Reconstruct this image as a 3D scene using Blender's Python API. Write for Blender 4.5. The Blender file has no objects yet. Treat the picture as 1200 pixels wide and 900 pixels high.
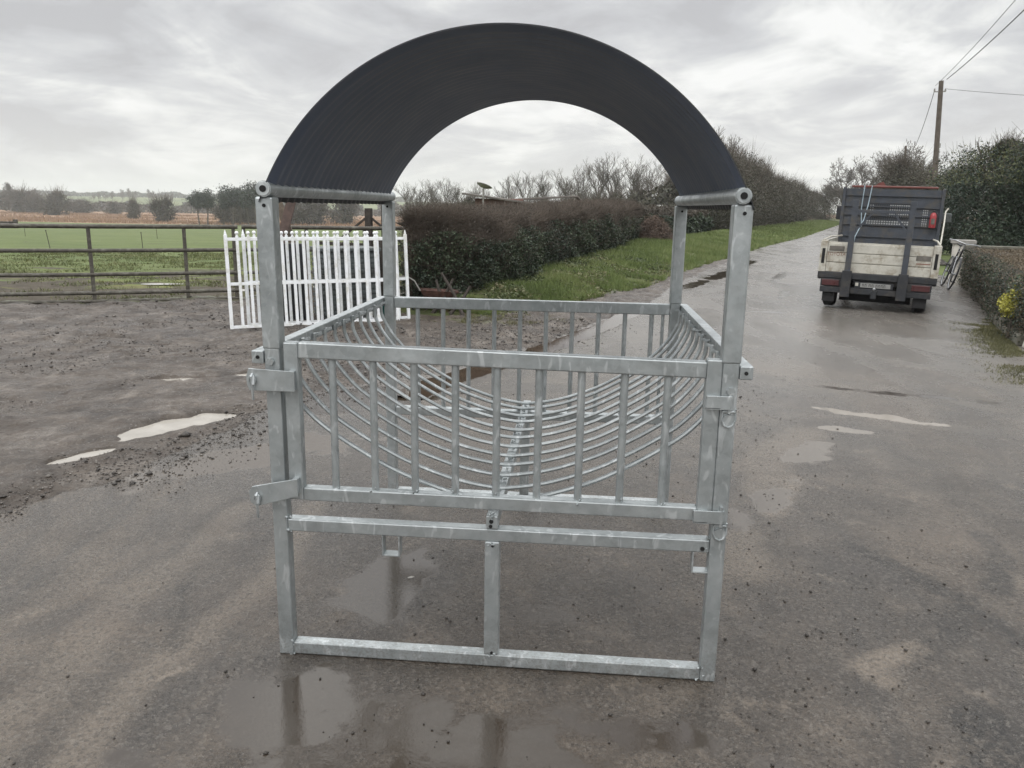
import bpy, math, random
import numpy as np
from mathutils import Vector, Matrix, noise as mnoise
random.seed(7); RNG = np.random.default_rng(7)
D = bpy.data; R = math.radians
scene = bpy.context.scene
col = scene.collection

# ------------------------------------------------------------------ camera
CAM = Vector((0.26544464, -2.4307484, 1.54164282))
FW = Vector((-0.08523315, 0.97236078, -0.21737024)); RT = Vector((0.99572884, 0.09089772, 0.01617638))
UP = Vector((-0.03548774, 0.21506306, 0.97595517)); FPX = 930.0
cd = D.cameras.new('camera'); cam = D.objects.new('camera', cd); col.objects.link(cam)
m = Matrix((RT, UP, -FW)).transposed().to_4x4(); m.translation = CAM
cam.matrix_world = m; cd.sensor_width = 36; cd.lens = 36*FPX/1200; cd.clip_start = .05; cd.clip_end = 9000
scene.camera = cam
FH = Vector((FW.x, FW.y, 0)).normalized(); RH = Vector((FH.y, -FH.x, 0))
def at(px, dist, z=0.0):
    """a point `dist` metres ahead of the photographer, along the bearing of column px"""
    t = (px-600)/FPX*0.9775
    p = CAM + FH*dist + RH*(dist*t); return Vector((p.x, p.y, z))

# ------------------------------------------------------------------ object helpers
def tag(o, label=None, cat=None, group=None, kind=None):
    if label: o['label'] = label
    if cat: o['category'] = cat
    if group: o['group'] = group
    if kind: o['kind'] = kind
    return o
def empty(name, loc=(0,0,0), rz=0.0, rot=None):
    o = D.objects.new(name, None); col.objects.link(o); o.location = loc
    o.rotation_euler = rot if rot else (0,0,rz); o.empty_display_size = .1
    return o
def copy_tree(o, parent=None):
    c = o.copy(); col.objects.link(c)
    if parent is not None: c.parent = parent
    for ch in list(o.children): copy_tree(ch, c)
    return c
def npmesh(name, V, Fq, mat=None, parent=None, smooth=False, attrs=None, link=True):
    """V (n,3) array, Fq (m,k) array"""
    V = np.asarray(V, dtype=np.float32); Fq = np.asarray(Fq, dtype=np.int32)
    me = D.meshes.new(name); me.vertices.add(len(V)); me.vertices.foreach_set('co', V.ravel())
    k = Fq.shape[1]; me.loops.add(Fq.size); me.loops.foreach_set('vertex_index', Fq.ravel())
    me.polygons.add(len(Fq)); me.polygons.foreach_set('loop_start', np.arange(0, Fq.size, k, dtype=np.int32))
    me.polygons.foreach_set('loop_total', np.full(len(Fq), k, dtype=np.int32))
    if smooth: me.polygons.foreach_set('use_smooth', np.ones(len(Fq), dtype=bool))
    me.update(calc_edges=True)
    for nm, arr in (attrs or {}).items():
        a = me.attributes.new(nm, 'FLOAT', 'POINT'); a.data.foreach_set('value', np.asarray(arr, dtype=np.float32))
    if mat: me.materials.append(mat)
    if not link: return me
    o = D.objects.new(name, me); col.objects.link(o)
    if parent: o.parent = parent
    return o
class MB:
    def __init__(s): s.v = []; s.f = []
    def add(s, vs, fs):
        n = len(s.v); s.v += [tuple(p) for p in vs]; s.f += [tuple(i+n for i in f) for f in fs]; return s
    def box(s, x0, x1, y0, y1, z0, z1):
        return s.add([(x0,y0,z0),(x1,y0,z0),(x1,y1,z0),(x0,y1,z0),(x0,y0,z1),(x1,y0,z1),(x1,y1,z1),(x0,y1,z1)],
                     [(0,3,2,1),(4,5,6,7),(0,1,5,4),(1,2,6,5),(2,3,7,6),(3,0,4,7)])
    def bar(s, a, b, w, h, up=(0,0,1)):
        a = Vector(a); b = Vector(b); d = (b-a).normalized(); u = Vector(up)
        if abs(d.dot(u)) > .99: u = Vector((1,0,0))
        r = d.cross(u).normalized()*w/2; t = r.cross(d).normalized()*h/2
        vs = [a-r-t, a+r-t, a+r+t, a-r+t, b-r-t, b+r-t, b+r+t, b-r+t]
        return s.add(vs, [(0,1,2,3),(7,6,5,4),(0,4,5,1),(1,5,6,2),(2,6,7,3),(3,7,4,0)])
    def tube(s, pts, r, n=10, cap=True, closed=False):
        pts = [Vector(p) for p in pts]; N = len(pts); rs = r if isinstance(r, (list,tuple)) else [r]*N
        vs = []; u = None
        for i, p in enumerate(pts):
            if closed: d = (pts[(i+1) % N]-pts[i-1]).normalized()
            else: d = (pts[min(i+1,N-1)]-pts[max(i-1,0)]).normalized()
            if u is None: u = Vector((0,0,1)) if abs(d.z) < .9 else Vector((1,0,0))
            u = (u-d*u.dot(d)).normalized(); w = d.cross(u)
            for k in range(n):
                a = 2*math.pi*k/n; vs.append(p+(u*math.cos(a)+w*math.sin(a))*rs[i])
        fs = []
        for i in range(N if closed else N-1):
            j = (i+1) % N
            for k in range(n): fs.append((i*n+k, i*n+(k+1)%n, j*n+(k+1)%n, j*n+k))
        if cap and not closed: fs += [tuple(range(n-1,-1,-1)), tuple(range((N-1)*n, N*n))]
        return s.add(vs, fs)
    def lathe(s, prof, c, axis='z', n=20):
        """prof: list of (radius, height)"""
        vs = []; c = Vector(c)
        for r_, h in prof:
            for k in range(n):
                a = 2*math.pi*k/n; x, y = r_*math.cos(a), r_*math.sin(a)
                p = {'z':(x,y,h),'y':(x,h,y),'x':(h,x,y)}[axis]; vs.append(c+Vector(p))
        fs = [(i*n+k, i*n+(k+1)%n, (i+1)*n+(k+1)%n, (i+1)*n+k) for i in range(len(prof)-1) for k in range(n)]
        fs += [tuple(range(n)), tuple(range((len(prof)-1)*n, len(prof)*n))]
        return s.add(vs, fs)
    def prism(s, poly, y0, y1):
        """poly in xz, extruded along y"""
        n = len(poly); vs = [(x,y0,z) for x,z in poly]+[(x,y1,z) for x,z in poly]
        return s.add(vs, [tuple(range(n)), tuple(range(2*n-1,n-1,-1))]+[(i,n+i,n+(i+1)%n,(i+1)%n) for i in range(n)])
    def blob(s, c, r, sub=2, jit=0.0, sq=(1,1,1)):
        import bmesh
        bm = bmesh.new(); bmesh.ops.create_icosphere(bm, subdivisions=sub, radius=1)
        vs = []
        for v in bm.verts:
            k = r*(1+jit*mnoise.noise(v.co*1.7+Vector(c))); vs.append((c[0]+v.co.x*k*sq[0], c[1]+v.co.y*k*sq[1], c[2]+v.co.z*k*sq[2]))
        fs = [tuple(v.index for v in f.verts) for f in bm.faces]; bm.free()
        return s.add(vs, fs)
    def build(s, name, mat, parent=None, bevel=0, smooth=False, seg=2):
        me = D.meshes.new(name); me.from_pydata(s.v, [], s.f)
        import bmesh
        bm = bmesh.new(); bm.from_mesh(me); bmesh.ops.recalc_face_normals(bm, faces=bm.faces); bm.to_mesh(me); bm.free()
        me.materials.append(mat)
        if smooth: me.shade_smooth() if hasattr(me,'shade_smooth') else None
        o = D.objects.new(name, me); col.objects.link(o)
        if smooth:
            me.polygons.foreach_set('use_smooth', np.ones(len(me.polygons), dtype=bool))
            try: me.set_sharp_from_angle(angle=R(40))
            except Exception: pass
        if parent: o.parent = parent
        if bevel:
            b = o.modifiers.new('bevel', 'BEVEL'); b.width = bevel; b.segments = seg; b.limit_method = 'ANGLE'; b.angle_limit = R(50)
        return o

# ------------------------------------------------------------------ materials
class NT:
    def __init__(s, name):
        s.m = D.materials.new(name); s.m.use_nodes = True; s.t = s.m.node_tree; s.n = s.t.nodes; s.n.clear()
        s.out = s.n.new('ShaderNodeOutputMaterial'); s.b = s.n.new('ShaderNodeBsdfPrincipled')
        s.t.links.new(s.b.outputs[0], s.out.inputs[0])
        tc = s.n.new('ShaderNodeTexCoord'); s.obj = tc.outputs['Object']
        g = s.n.new('ShaderNodeNewGeometry'); s.pos = g.outputs['Position']; s.nor = g.outputs['Normal']
    def L(s, a, b): s.t.links.new(a, b)
    def setin(s, sock, v):
        if hasattr(v, 'is_output') or isinstance(v, bpy.types.NodeSocket): s.L(v, sock)
        else: sock.default_value = v
    def noise(s, scale, detail=4, rough=.55, vec=None, dist=0, sc3=None):
        n = s.n.new('ShaderNodeTexNoise'); n.inputs['Scale'].default_value = scale; n.inputs['Detail'].default_value = detail
        n.inputs['Roughness'].default_value = rough; n.inputs['Distortion'].default_value = dist
        v = vec or s.pos
        if sc3:
            mp = s.n.new('ShaderNodeMapping'); mp.inputs['Scale'].default_value = sc3; s.L(v, mp.inputs[0]); v = mp.outputs[0]
        s.L(v, n.inputs['Vector']); return n.outputs['Fac']
    def vor(s, scale, feat='F1', vec=None, rand=1.0):
        n = s.n.new('ShaderNodeTexVoronoi'); n.feature = feat; n.inputs['Scale'].default_value = scale; n.inputs['Randomness'].default_value = rand
        s.L(vec or s.pos, n.inputs['Vector']); return n
    def ramp(s, fac, stops, interp='LINEAR'):
        n = s.n.new('ShaderNodeValToRGB'); n.color_ramp.interpolation = interp; e = n.color_ramp.elements
        while len(e) < len(stops): e.new(.5)
        for i, (p, c) in enumerate(stops):
            e[i].position = p; e[i].color = (c, c, c, 1) if isinstance(c, (int,float)) else (*c, 1)
        s.setin(n.inputs[0], fac); return n.outputs[0]
    def mix(s, fac, a, b, mode='MIX'):
        n = s.n.new('ShaderNodeMix'); n.data_type = 'RGBA'; n.blend_type = mode
        s.setin(n.inputs[0], fac)
        for i, v in ((6,a),(7,b)):
            if isinstance(v, (tuple,list)): v = (*v,1) if len(v)==3 else v
            elif isinstance(v, (int,float)): v = (v,v,v,1)
            s.setin(n.inputs[i], v)
        return n.outputs[2]
    def math(s, op, a, b=0.0, c=0.0, clamp=False):
        n = s.n.new('ShaderNodeMath'); n.operation = op; n.use_clamp = clamp
        s.setin(n.inputs[0], a); s.setin(n.inputs[1], b); s.setin(n.inputs[2], c); return n.outputs[0]
    def attr(s, name):
        n = s.n.new('ShaderNodeAttribute'); n.attribute_name = name; return n.outputs['Fac']
    def bump(s, h, strength=.5, dist=.01, base=None):
        n = s.n.new('ShaderNodeBump'); s.setin(n.inputs['Strength'], strength); n.inputs['Distance'].default_value = dist
        s.L(h, n.inputs['Height'])
        if base: s.L(base, n.inputs['Normal'])
        return n.outputs[0]
    def fin(s, colr=None, rough=None, metal=None, normal=None, spec=None, **kw):
        if colr is not None: s.setin(s.b.inputs['Base Color'], (*colr,1) if isinstance(colr, (tuple,list)) else colr)
        if rough is not None: s.setin(s.b.inputs['Roughness'], rough)
        if metal is not None: s.setin(s.b.inputs['Metallic'], metal)
        if normal is not None: s.L(normal, s.b.inputs['Normal'])
        if spec is not None: s.setin(s.b.inputs['Specular IOR Level'], spec)
        for k, v in kw.items(): s.setin(s.b.inputs[k], v)
        return s.m
def simple(name, c, rough=.6, metal=0, var=.25, scale=12, bump=0.2, bs=60, spec=.5, dirt=None, dscale=3):
    t = NT(name); n = t.noise(scale, 5, .6)
    lo = tuple(x*(1-var) for x in c); hi = tuple(min(1, x*(1+var)) for x in c)
    cc = t.ramp(n, [(.3, lo), (.7, hi)])
    if dirt:
        d = t.ramp(t.noise(dscale, 6, .7), [(.48, 0.0), (.66, 1.0)]); cc = t.mix(d, cc, dirt)
    rr = t.ramp(t.noise(scale*.7, 3), [(.3, max(0,rough-.12)), (.7, min(1,rough+.12))])
    return t.fin(cc, rr, metal, t.bump(t.noise(bs, 4), bump, .004) if bump else None, spec)

def mk_galv(name='galvanised_steel', k=1.0):
    t = NT(name)
    sp = t.vor(55, vec=t.obj); v = t.n.new('ShaderNodeSeparateColor'); t.L(sp.outputs['Color'], v.inputs[0])
    n1 = t.noise(9, 5, .6, t.obj); n2 = t.noise(38, 5, .65, t.obj)
    base = t.ramp(n1, [(.28, (.30*k,.325*k,.33*k)), (.52, (.395*k,.425*k,.43*k)), (.75, (.50*k,.53*k,.535*k))])
    base = t.mix(t.math('MULTIPLY', v.outputs[0], .22), base, (.62*k,.65*k,.66*k))
    # pale zinc smears
    sm = t.ramp(t.noise(30, 2, .4, t.obj, 1.2, (1,1,.35)), [(.60, 0.0), (.68, 1.0)])
    base = t.mix(t.math('MULTIPLY', sm, .42), base, (.78,.81,.82))
    dk = t.ramp(n2, [(.28, 1.0), (.38, 0.0)]); base = t.mix(t.math('MULTIPLY', dk, .35), base, (.18,.19,.19))
    # mud splashes near the ground
    sx = t.n.new('ShaderNodeSeparateXYZ'); t.L(t.pos, sx.inputs[0])
    low = t.math('MULTIPLY', t.ramp(sx.outputs[2], [(0.0, 1.0), (.22, 0.0)]), t.ramp(t.noise(120, 3, .7), [(.48, 0.0), (.6, 1.0)]))
    base = t.mix(t.math('MULTIPLY', low, .35), base, (.13,.10,.07))
    rough = t.ramp(t.noise(16, 4, .6, t.obj), [(.3, .34), (.7, .56)])
    h = t.math('ADD', t.math('MULTIPLY', t.noise(14, 3, .5, t.obj), .6), t.math('MULTIPLY', t.noise(90, 3, .6, t.obj), .25))
    return t.fin(base, rough, .72, t.bump(h, .32, .004))
GALV = mk_galv()
M = {}
t = NT('black_pipe_plastic')
c = t.ramp(t.noise(3, 5, .6, t.obj), [(.3, (.070,.092,.138)), (.7, (.092,.116,.166))])
sc = t.math('MULTIPLY', t.ramp(t.noise(5, 4, .6, t.obj, .3, (1.0,9.0,1.0)), [(.52, 0.0), (.66, 1.0)]), t.ramp(t.noise(1.6, 3, .6, t.obj), [(.45,0.0),(.62,1.0)])); c = t.mix(t.math('MULTIPLY', sc, .25), c, (.20,.22,.24))
M['pipe'] = t.fin(c, t.ramp(t.noise(6, 3), [(.3,.38),(.7,.52)]), 0, t.bump(t.noise(40, 3, .5, t.obj), .15, .003))
M['pipe_dimmed'] = simple('black_pipe_outer_dimmed', (.026,.029,.034), .5, var=.2, scale=5)  # same pipe plastic, darkened in colour to hold down sky light on its edge
M['white'] = simple('white_powder_coat', (.80,.82,.84), .38, var=.04, scale=3, bump=.1, dirt=(.62,.62,.58), dscale=9)
M['hole'] = simple('dark_hollow', (.008,.008,.008), .9, var=.1, bump=0)
M['gatebrown'] = simple('weathered_brown_gate_steel', (.060,.053,.042), .62, var=.3, scale=14, bump=.4, dirt=(.13,.125,.10), dscale=11)
M['timber'] = simple('grey_brown_timber', (.16,.13,.10), .85, var=.35, scale=18, bump=.5, bs=30)
M['timber_red'] = simple('reddish_timber', (.10,.070,.060), .85, var=.3, scale=15, bump=.5, bs=30)
M['timber_dark'] = simple('dark_wet_timber', (.042,.034,.028), .8, var=.4, scale=15, bump=.6, bs=30)
M['pole'] = simple('creosoted_pole', (.10,.082,.068), .85, var=.3, scale=5, bump=.4)
M['cable'] = simple('overhead_cable', (.02,.02,.022), .6, bump=0)
M['rust'] = simple('rusty_steel', (.075,.036,.027), .8, var=.45, scale=20, bump=.6)
M['blackplastic'] = simple('black_plastic', (.012,.013,.016), .5, var=.3, scale=8)
M['greycrate'] = simple('grey_green_plastic', (.10,.115,.115), .6, var=.2, scale=6, dirt=(.05,.05,.042), dscale=4)
M['teal'] = simple('teal_plastic', (.02,.11,.10), .5)
M['bark'] = simple('winter_bark', (.105,.088,.072), .9, var=.35, scale=4, bump=.5, bs=20)
M['bark_far'] = simple('grey_winter_twigs', (.125,.112,.098), .9, var=.3, scale=.5, bump=0)
M['twig_red'] = simple('reddish_hedge_twigs', (.115,.092,.074), .85, var=.45, scale=2.2, bump=0)
M['twig_brown'] = simple('brown_hedge_twigs', (.105,.082,.062), .85, var=.45, scale=1.5, bump=0)
M['bramble'] = simple('dry_orange_bramble', (.115,.083,.064), .9, var=.35, scale=2, bump=0)
def leafmat(name, a, b, c3, s1=.9, s2=9, rough=.55):
    t = NT(name); n1 = t.noise(s1, 4, .6); n2 = t.noise(s2, 3, .6)
    k = t.math('ADD', t.math('MULTIPLY', n1, .55), t.math('MULTIPLY', n2, .45))
    c = t.ramp(k, [(.36, a), (.5, b), (.64, c3)])
    return t.fin(c, rough, 0, None, .35)
M['ivy'] = leafmat('dark_ivy_leaves', (.018,.027,.020), (.034,.050,.030), (.075,.100,.052))
M['brownleaf'] = leafmat('brownish_hedge_leaves', (.035,.032,.024), (.062,.052,.038), (.10,.084,.060))
M['conifer'] = leafmat('conifer_foliage', (.014,.024,.017), (.026,.042,.028), (.048,.070,.040), .5, 5)
M['conifer_tip'] = leafmat('yellowing_conifer_tips', (.06,.075,.035), (.10,.115,.05), (.16,.16,.075), .5, 5)
M['farpine'] = leafmat('pine_needles', (.020,.028,.022), (.032,.042,.032), (.05,.06,.045), .2, 2)
M['farbush'] = leafmat('winter_scrub', (.035,.034,.028), (.06,.055,.042), (.085,.075,.058), .2, 2)
M['mixedtree'] = leafmat('ivy_clad_winter_foliage', (.040,.044,.030), (.072,.070,.050), (.120,.108,.080), .35, 4)
M['clip'] = leafmat('clipped_hedge_top', (.085,.066,.042), (.13,.10,.065), (.17,.145,.09), 2, 25)
M['silverleaf'] = leafmat('pale_glossy_leaves', (.02,.028,.022), (.045,.06,.045), (.20,.22,.19), 3, 40, .35)
M['yellow'] = leafmat('yellow_variegated_leaves', (.16,.17,.03), (.38,.36,.06), (.62,.58,.18), 3, 40, .45)
M['grass'] = leafmat('verge_grass_blades', (.085,.115,.036), (.135,.18,.055), (.22,.235,.10), .8, 7)
M['grassyellow'] = leafmat('yellow_green_moss', (.065,.066,.030), (.10,.10,.042), (.155,.14,.07), 1.5, 14)
M['fieldgrass'] = leafmat('poached_field_grass', (.070,.084,.030), (.110,.125,.045), (.17,.165,.07), .8, 7)
M['weed'] = leafmat('mixed_verge_weeds', (.04,.06,.025), (.09,.11,.045), (.24,.20,.12), 1.2, 14)
M['reed'] = leafmat('brown_reeds', (.17,.105,.062), (.26,.165,.10), (.36,.25,.165), .02, .6)
M['hedgesoil'] = simple('hedge_litter', (.035,.028,.02), .95, var=.4, scale=8)
M['wallwhite'] = simple('weathered_white_render', (.52,.50,.45), .85, var=.12, scale=6, dirt=(.26,.25,.20), dscale=4)
M['capgrey'] = simple('grey_concrete_cap', (.27,.26,.24), .9, var=.2, scale=8)
M['stone'] = simple('mossy_kerb_stone', (.13,.125,.10), .9, var=.35, scale=7, bump=.6)
M['housewhite'] = simple('white_house_render', (.70,.70,.68), .85, var=.05, bump=0)
M['slate'] = simple('slate_roof', (.08,.08,.085), .7, var=.2, bump=0)
M['tinroof'] = simple('weathered_tin_roof', (.16,.145,.13), .7, var=.3, scale=3)
M['redbrick'] = simple('red_brown_shed_wall', (.16,.085,.07), .85, var=.3, scale=3)
M['glassdark'] = simple('dark_glass', (.02,.022,.025), .12, var=.1, bump=0)

# ------------------------------------------------------------------ numeric noise and outlines
def hash2(ix, iy, s): 
    h = (ix*374761393 + iy*668265263 + s*974634777) & 0xffffffff
    h = ((h ^ (h >> 13))*1274126177) & 0xffffffff
    return ((h ^ (h >> 16)) & 0xffff)/65535.0
def vn(x, y, s=0):
    xi = np.floor(x).astype(np.int64); yi = np.floor(y).astype(np.int64); fx = x-xi; fy = y-yi
    fx = fx*fx*(3-2*fx); fy = fy*fy*(3-2*fy)
    a = hash2(xi,yi,s); b = hash2(xi+1,yi,s); c = hash2(xi,yi+1,s); d = hash2(xi+1,yi+1,s)
    return (a*(1-fx)+b*fx)*(1-fy)+(c*(1-fx)+d*fx)*fy
def fbm(x, y, sc, octv=4, s=0):
    v = 0; a = .5; t_ = 0
    for o in range(octv): v = v+a*vn(x*sc, y*sc, s+o*17); t_ += a; a *= .5; sc *= 2.03
    return v/t_
def sst(a, b, x): 
    k = np.clip((x-a)/(b-a), 0, 1); return k*k*(3-2*k)
def poly1(pts): ys = [p[1] for p in pts]; xs = [p[0] for p in pts]; return lambda y: np.interp(y, ys, xs)
# road / yard boundary, verge edge, hedge foot, right-hand road edge (x as a function of y)
mud_x = poly1([(-4.8,-4),(-3.4,-1),(-2.98,0),(-2.55,.98),(-2.28,1.66),(-2.16,2.35),(-2.12,3.1),(-1.95,3.8),(-1.45,4.6),(-.9,5.3),(-.15,6.6),(.5,8.5),(1.5,11.5),(2.1,13.8),(3.1,17.6),(4.75,22.8),(9.0,35.4),(14.1,49.4),(24.1,78.6),(60,185)])
verge_x = poly1([(-1.5,8.3),(-.9,8.75),(-.45,9.6),(-.1,10.5),(.45,11.6),(1.5,13.85),(2.65,17.8),(4.35,23),(8.6,35.5),(13.8,49.5),(23.7,78.8),(59.6,185)])
hedge_x = poly1([(-3.4,8.4),(-2.4,9.1),(-1.64,9.85),(-1.1,11.2),(-.4,15.7),(.63,20.3),(2.3,29.7),(4.6,37),(10.2,52.4),(19,78),(55,185)])
right_x = poly1([(4.3,3.0),(4.8,5.3),(5.45,7.4),(6.2,9.6),(7.0,11.6),(8.3,15.2),(10.0,20.0),(12.9,28.5),(15.6,36.5),(20.4,49.5),(30.3,78.6),(66.5,185)])
gate_y = lambda x: np.interp(x, [-14,-8.4,-6.02,-2.2], [6.5,8.75,9.72,11.55])
PUD = [(-2.58,2.78,.42,.165,(.52,.85)), (-2.80,2.02,.17,.05,(.5,.86)), (-3.3,4.2,.28,.06,(.9,.3)), (-5.2,6.1,.3,.09,(1,.2)), (-2.62,4.6,.3,.05,(.9,.45)),
       (-6.3,11.6,.55,.25,(1,.25)), (-5.3,12.6,.8,.3,(1,.35)), (-7.9,12.4,.4,.15,(1,.3))]
STRIP = [(-1.15,3.9),(-.95,4.6),(-.62,5.3),(-.2,6.2),(.25,7.4),(.7,8.8),(1.15,10.2)]
FILM = [(-1.75,2.15,.75,.26,(.72,.69),.9), (-1.5,3.75,.62,.34,(.75,.66),1.0), (2.6,3.76,.36,.085,(.9,-.42),1.0), (2.22,3.33,.17,.07,(.9,-.3),1.0), (1.78,2.72,.27,.12,(.6,.8),.85), (1.38,1.85,.3,.1,(.5,.86),.7),
        (-.52,.55,.30,.14,(.1,1),.95), (0.10,-.72,.95,.46,(1,.03),.72), (-.6,-.30,.22,.3,(0,1),.7), (.45,-.30,.5,.12,(1,-.05),.6), (-.05,-.9,.4,.16,(1,.2),.9), (1.05,1.45,.25,.1,(.4,.9),.6), (3.1,4.6,.6,.08,(.95,-.3),.7), (.05,.35,.25,.1,(1,.2),.5),
  (2.55,14.6,1.5,.16,(.36,.93),1.0),(3.6,17.5,1.8,.22,(.34,.94),1.0),(4.9,21.6,2.2,.2,(.32,.95),1.0),(3.0,10.3,.42,.10,(1,-.1),1.0),(5.0,17.5,1.6,.14,(.32,.95),.9),(4.1,13.2,.9,.12,(.3,.95),.6),(.05,.35,1.25,1.15,(1,0),.34),(.9,-.5,.9,.6,(1,.2),.30)]  # broad patch under the feeder: wet tarmac plus roof shade put into the colour
def ell(x, y, e, rag=.35, s=3):
    ux, uy = e[4]; l = math.hypot(ux,uy); ux /= l; uy /= l
    dx = x-e[0]; dy = y-e[1]; u = (dx*ux+dy*uy)/e[2]; v = (-dx*uy+dy*ux)/e[3]
    return np.sqrt(u*u+v*v)+rag*(fbm(x,y,7,4,s)-.5)*2
def seg_dist(x, y, pts):
    best = np.full(np.shape(x), 1e9)
    for (ax,ay),(bx,by) in zip(pts[:-1], pts[1:]):
        dx, dy = bx-ax, by-ay; k = np.clip(((x-ax)*dx+(y-ay)*dy)/(dx*dx+dy*dy), 0, 1)
        best = np.minimum(best, np.hypot(x-ax-k*dx, y-ay-k*dy))
    return best
WZ = -0.013
def ground_h(x, y):
    mud = sst(.10, -.18, x-mud_x(y)+.25*(fbm(x,y,1.8,4,5)-.5))
    rut = fbm(x+.4*y, y*.35-x*.1, 2.2, 4, 9)
    amp = 1+.9*sst(3.5,6.5,y)
    h = mud*amp*((fbm(x,y,1.3,3,1)-.45)*.035+(fbm(x,y,6,4,2)-.5)*.040+(fbm(x,y,24,3,4)-.5)*.022+(rut-.5)*.03+.004)
    h = h+(1-mud)*(fbm(x,y,.7,2,8)-.5)*.004
    dep = np.zeros(np.shape(x))
    for e in PUD:
        k = ell(x,y,e); dep = np.maximum(dep, sst(1.25,.85,k)); h = np.where(k < 2.7, np.maximum(h, WZ+.004), h)
    sd = seg_dist(x,y,STRIP)+.16*(fbm(x,y,3,4,12)-.5); h = np.where(sd < .32, np.maximum(h, WZ+.004), h)
    dep = np.maximum(dep, sst(.20,.12,sd))
    return h*(1-dep)+dep*(-.032), mud

# ------------------------------------------------------------------ ground material (road + yard share it)
def mk_ground():
    t = NT('wet_tarmac_and_mud'); mud = t.attr('mud'); film = t.attr('film'); dirt_a = t.attr('dirt')
    e = t.math('ADD', mud, t.math('MULTIPLY', t.math('SUBTRACT', t.noise(7, 6, .7), .5), .9)); mudm = t.ramp(e, [(.42, 0.0), (.58, 1.0)])
    big = t.noise(.55, 4, .6, None, .6); mid = t.noise(2.6, 6, .68); fine = t.noise(55, 4, .7); grain = t.noise(230, 3, .7)
    tar = t.ramp(mid, [(.32, (.030,.024,.019)), (.50, (.053,.043,.034)), (.66, (.096,.078,.061))])
    tar = t.mix(t.ramp(big, [(.46, 0.0), (.62, .60)]), tar, (.135,.106,.080))           # silt washed over the tarmac
    st = t.noise(1.1, 5, .62, None, .8, (1.0,.32,1)); tar = t.mix(t.ramp(st, [(.48,0.0),(.58,.65),(.68,0.0)]), tar, (.036,.032,.029))
    wm = t.ramp(t.noise(3.4, 5, .7, None, .4), [(.60,0.0),(.68,.55)]); tar = t.mix(wm, tar, (.17,.14,.11))
    tar = t.mix(t.math('MULTIPLY', dirt_a, .8), tar, (.19,.155,.12)); tar = t.mix(t.math('MULTIPLY', t.attr('track'), t.ramp(t.noise(30,3,.6), [(.38,.5),(.56,1.0)])), tar, (.010,.009,.008))
    tar = t.mix(t.ramp(fine, [(.34, .6), (.50, 0.0)]), tar, (.030,.027,.024)); tar = t.mix(t.ramp(grain, [(.52, 0.0), (.70, .45)]), tar, (.20,.18,.16))
    ag = t.vor(95); ags = t.n.new('ShaderNodeSeparateColor'); t.L(ag.outputs['Color'], ags.inputs[0]); tar = t.mix(t.ramp(ags.outputs[0], [(.55,0.0),(.95,.42)]), tar, (.016,.014,.012)); tar = t.mix(t.ramp(ags.outputs[1], [(.72,0.0),(.98,.26)]), tar, (.21,.19,.165))
    ch = t.vor(120); cs = t.n.new('ShaderNodeSeparateColor'); t.L(ch.outputs['Color'], cs.inputs[0])
    chip = t.math('MULTIPLY', t.ramp(ch.outputs['Distance'], [(.16, 1.0), (.26, 0.0)]), t.ramp(cs.outputs[0], [(.90, 0.0), (.93, 1.0)]))
    tar = t.mix(t.math('MULTIPLY', chip, .55), tar, (.26,.25,.23))
    mc = t.ramp(t.noise(1.9, 7, .74, None, .7), [(.34, (.027,.020,.015)), (.46, (.056,.044,.034)), (.56, (.092,.075,.060)), (.68, (.175,.150,.126))])
    mc = t.mix(t.ramp(t.noise(5.5, 5, .7), [(.54, 0.0), (.64, .75)]), mc, (.052,.036,.026))
    mc = t.mix(t.ramp(t.noise(30, 4, .75), [(.30,.7),(.46,0.0)]), mc, (.03,.025,.02))
    pb = t.vor(42); ps = t.n.new('ShaderNodeSeparateColor'); t.L(pb.outputs['Color'], ps.inputs[0])
    mc = t.mix(t.math('MULTIPLY', t.ramp(pb.outputs['Distance'], [(.22, 1.0), (.34, 0.0)]), t.ramp(ps.outputs[1], [(.72,0.0),(.8,.7)])), mc, (.19,.175,.16))
    gr = t.math('ADD', t.attr('green'), t.math('MULTIPLY', t.math('SUBTRACT', t.noise(4, 5, .7), .5), 1.1)); grm = t.ramp(gr, [(.5,0.0),(.62,.85)])
    mc = t.mix(grm, mc, (.075,.080,.035))
    c = t.mix(mudm, tar, mc)
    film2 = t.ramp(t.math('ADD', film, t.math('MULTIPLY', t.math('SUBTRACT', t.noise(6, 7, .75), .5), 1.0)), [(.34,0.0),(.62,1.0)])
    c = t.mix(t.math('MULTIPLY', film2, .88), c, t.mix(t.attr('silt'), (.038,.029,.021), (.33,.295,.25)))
    sy = t.n.new('ShaderNodeSeparateXYZ'); t.L(t.pos, sy.inputs[0]); far_wet_sheen = t.math('MULTIPLY', t.math('DIVIDE', t.math('SUBTRACT', sy.outputs[1], .8), 7.0, clamp=True), t.math('SUBTRACT', 1.0, mudm))
    c = t.mix(t.math('MULTIPLY', t.math('MULTIPLY', far_wet_sheen, .55), t.math('SUBTRACT', 1.0, film2)), c, (.20,.188,.172))  # far tarmac lightened in colour to stand for its sky sheen
    rgr = t.ramp(ags.outputs[2], [(.3,0.0),(1.0,.15)])
    rt = t.ramp(t.noise(1.6, 6, .7, None, .5), [(.34,.09),(.5,.20),(.66,.40)]); rt = t.math('ADD', rt, rgr)
    rm = t.ramp(t.noise(3.2, 6, .7), [(.34,.10),(.42,.34),(.60,.62)])
    r = t.mix(mudm, rt, rm); r = t.mix(t.math('MULTIPLY', far_wet_sheen, .75), r, t.ramp(t.noise(.9, 5, .65, None, .6, (1.6,.45,1)), [(.38,.10),(.5,.24),(.62,.40)])); r = t.mix(film2, r, .035)
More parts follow.
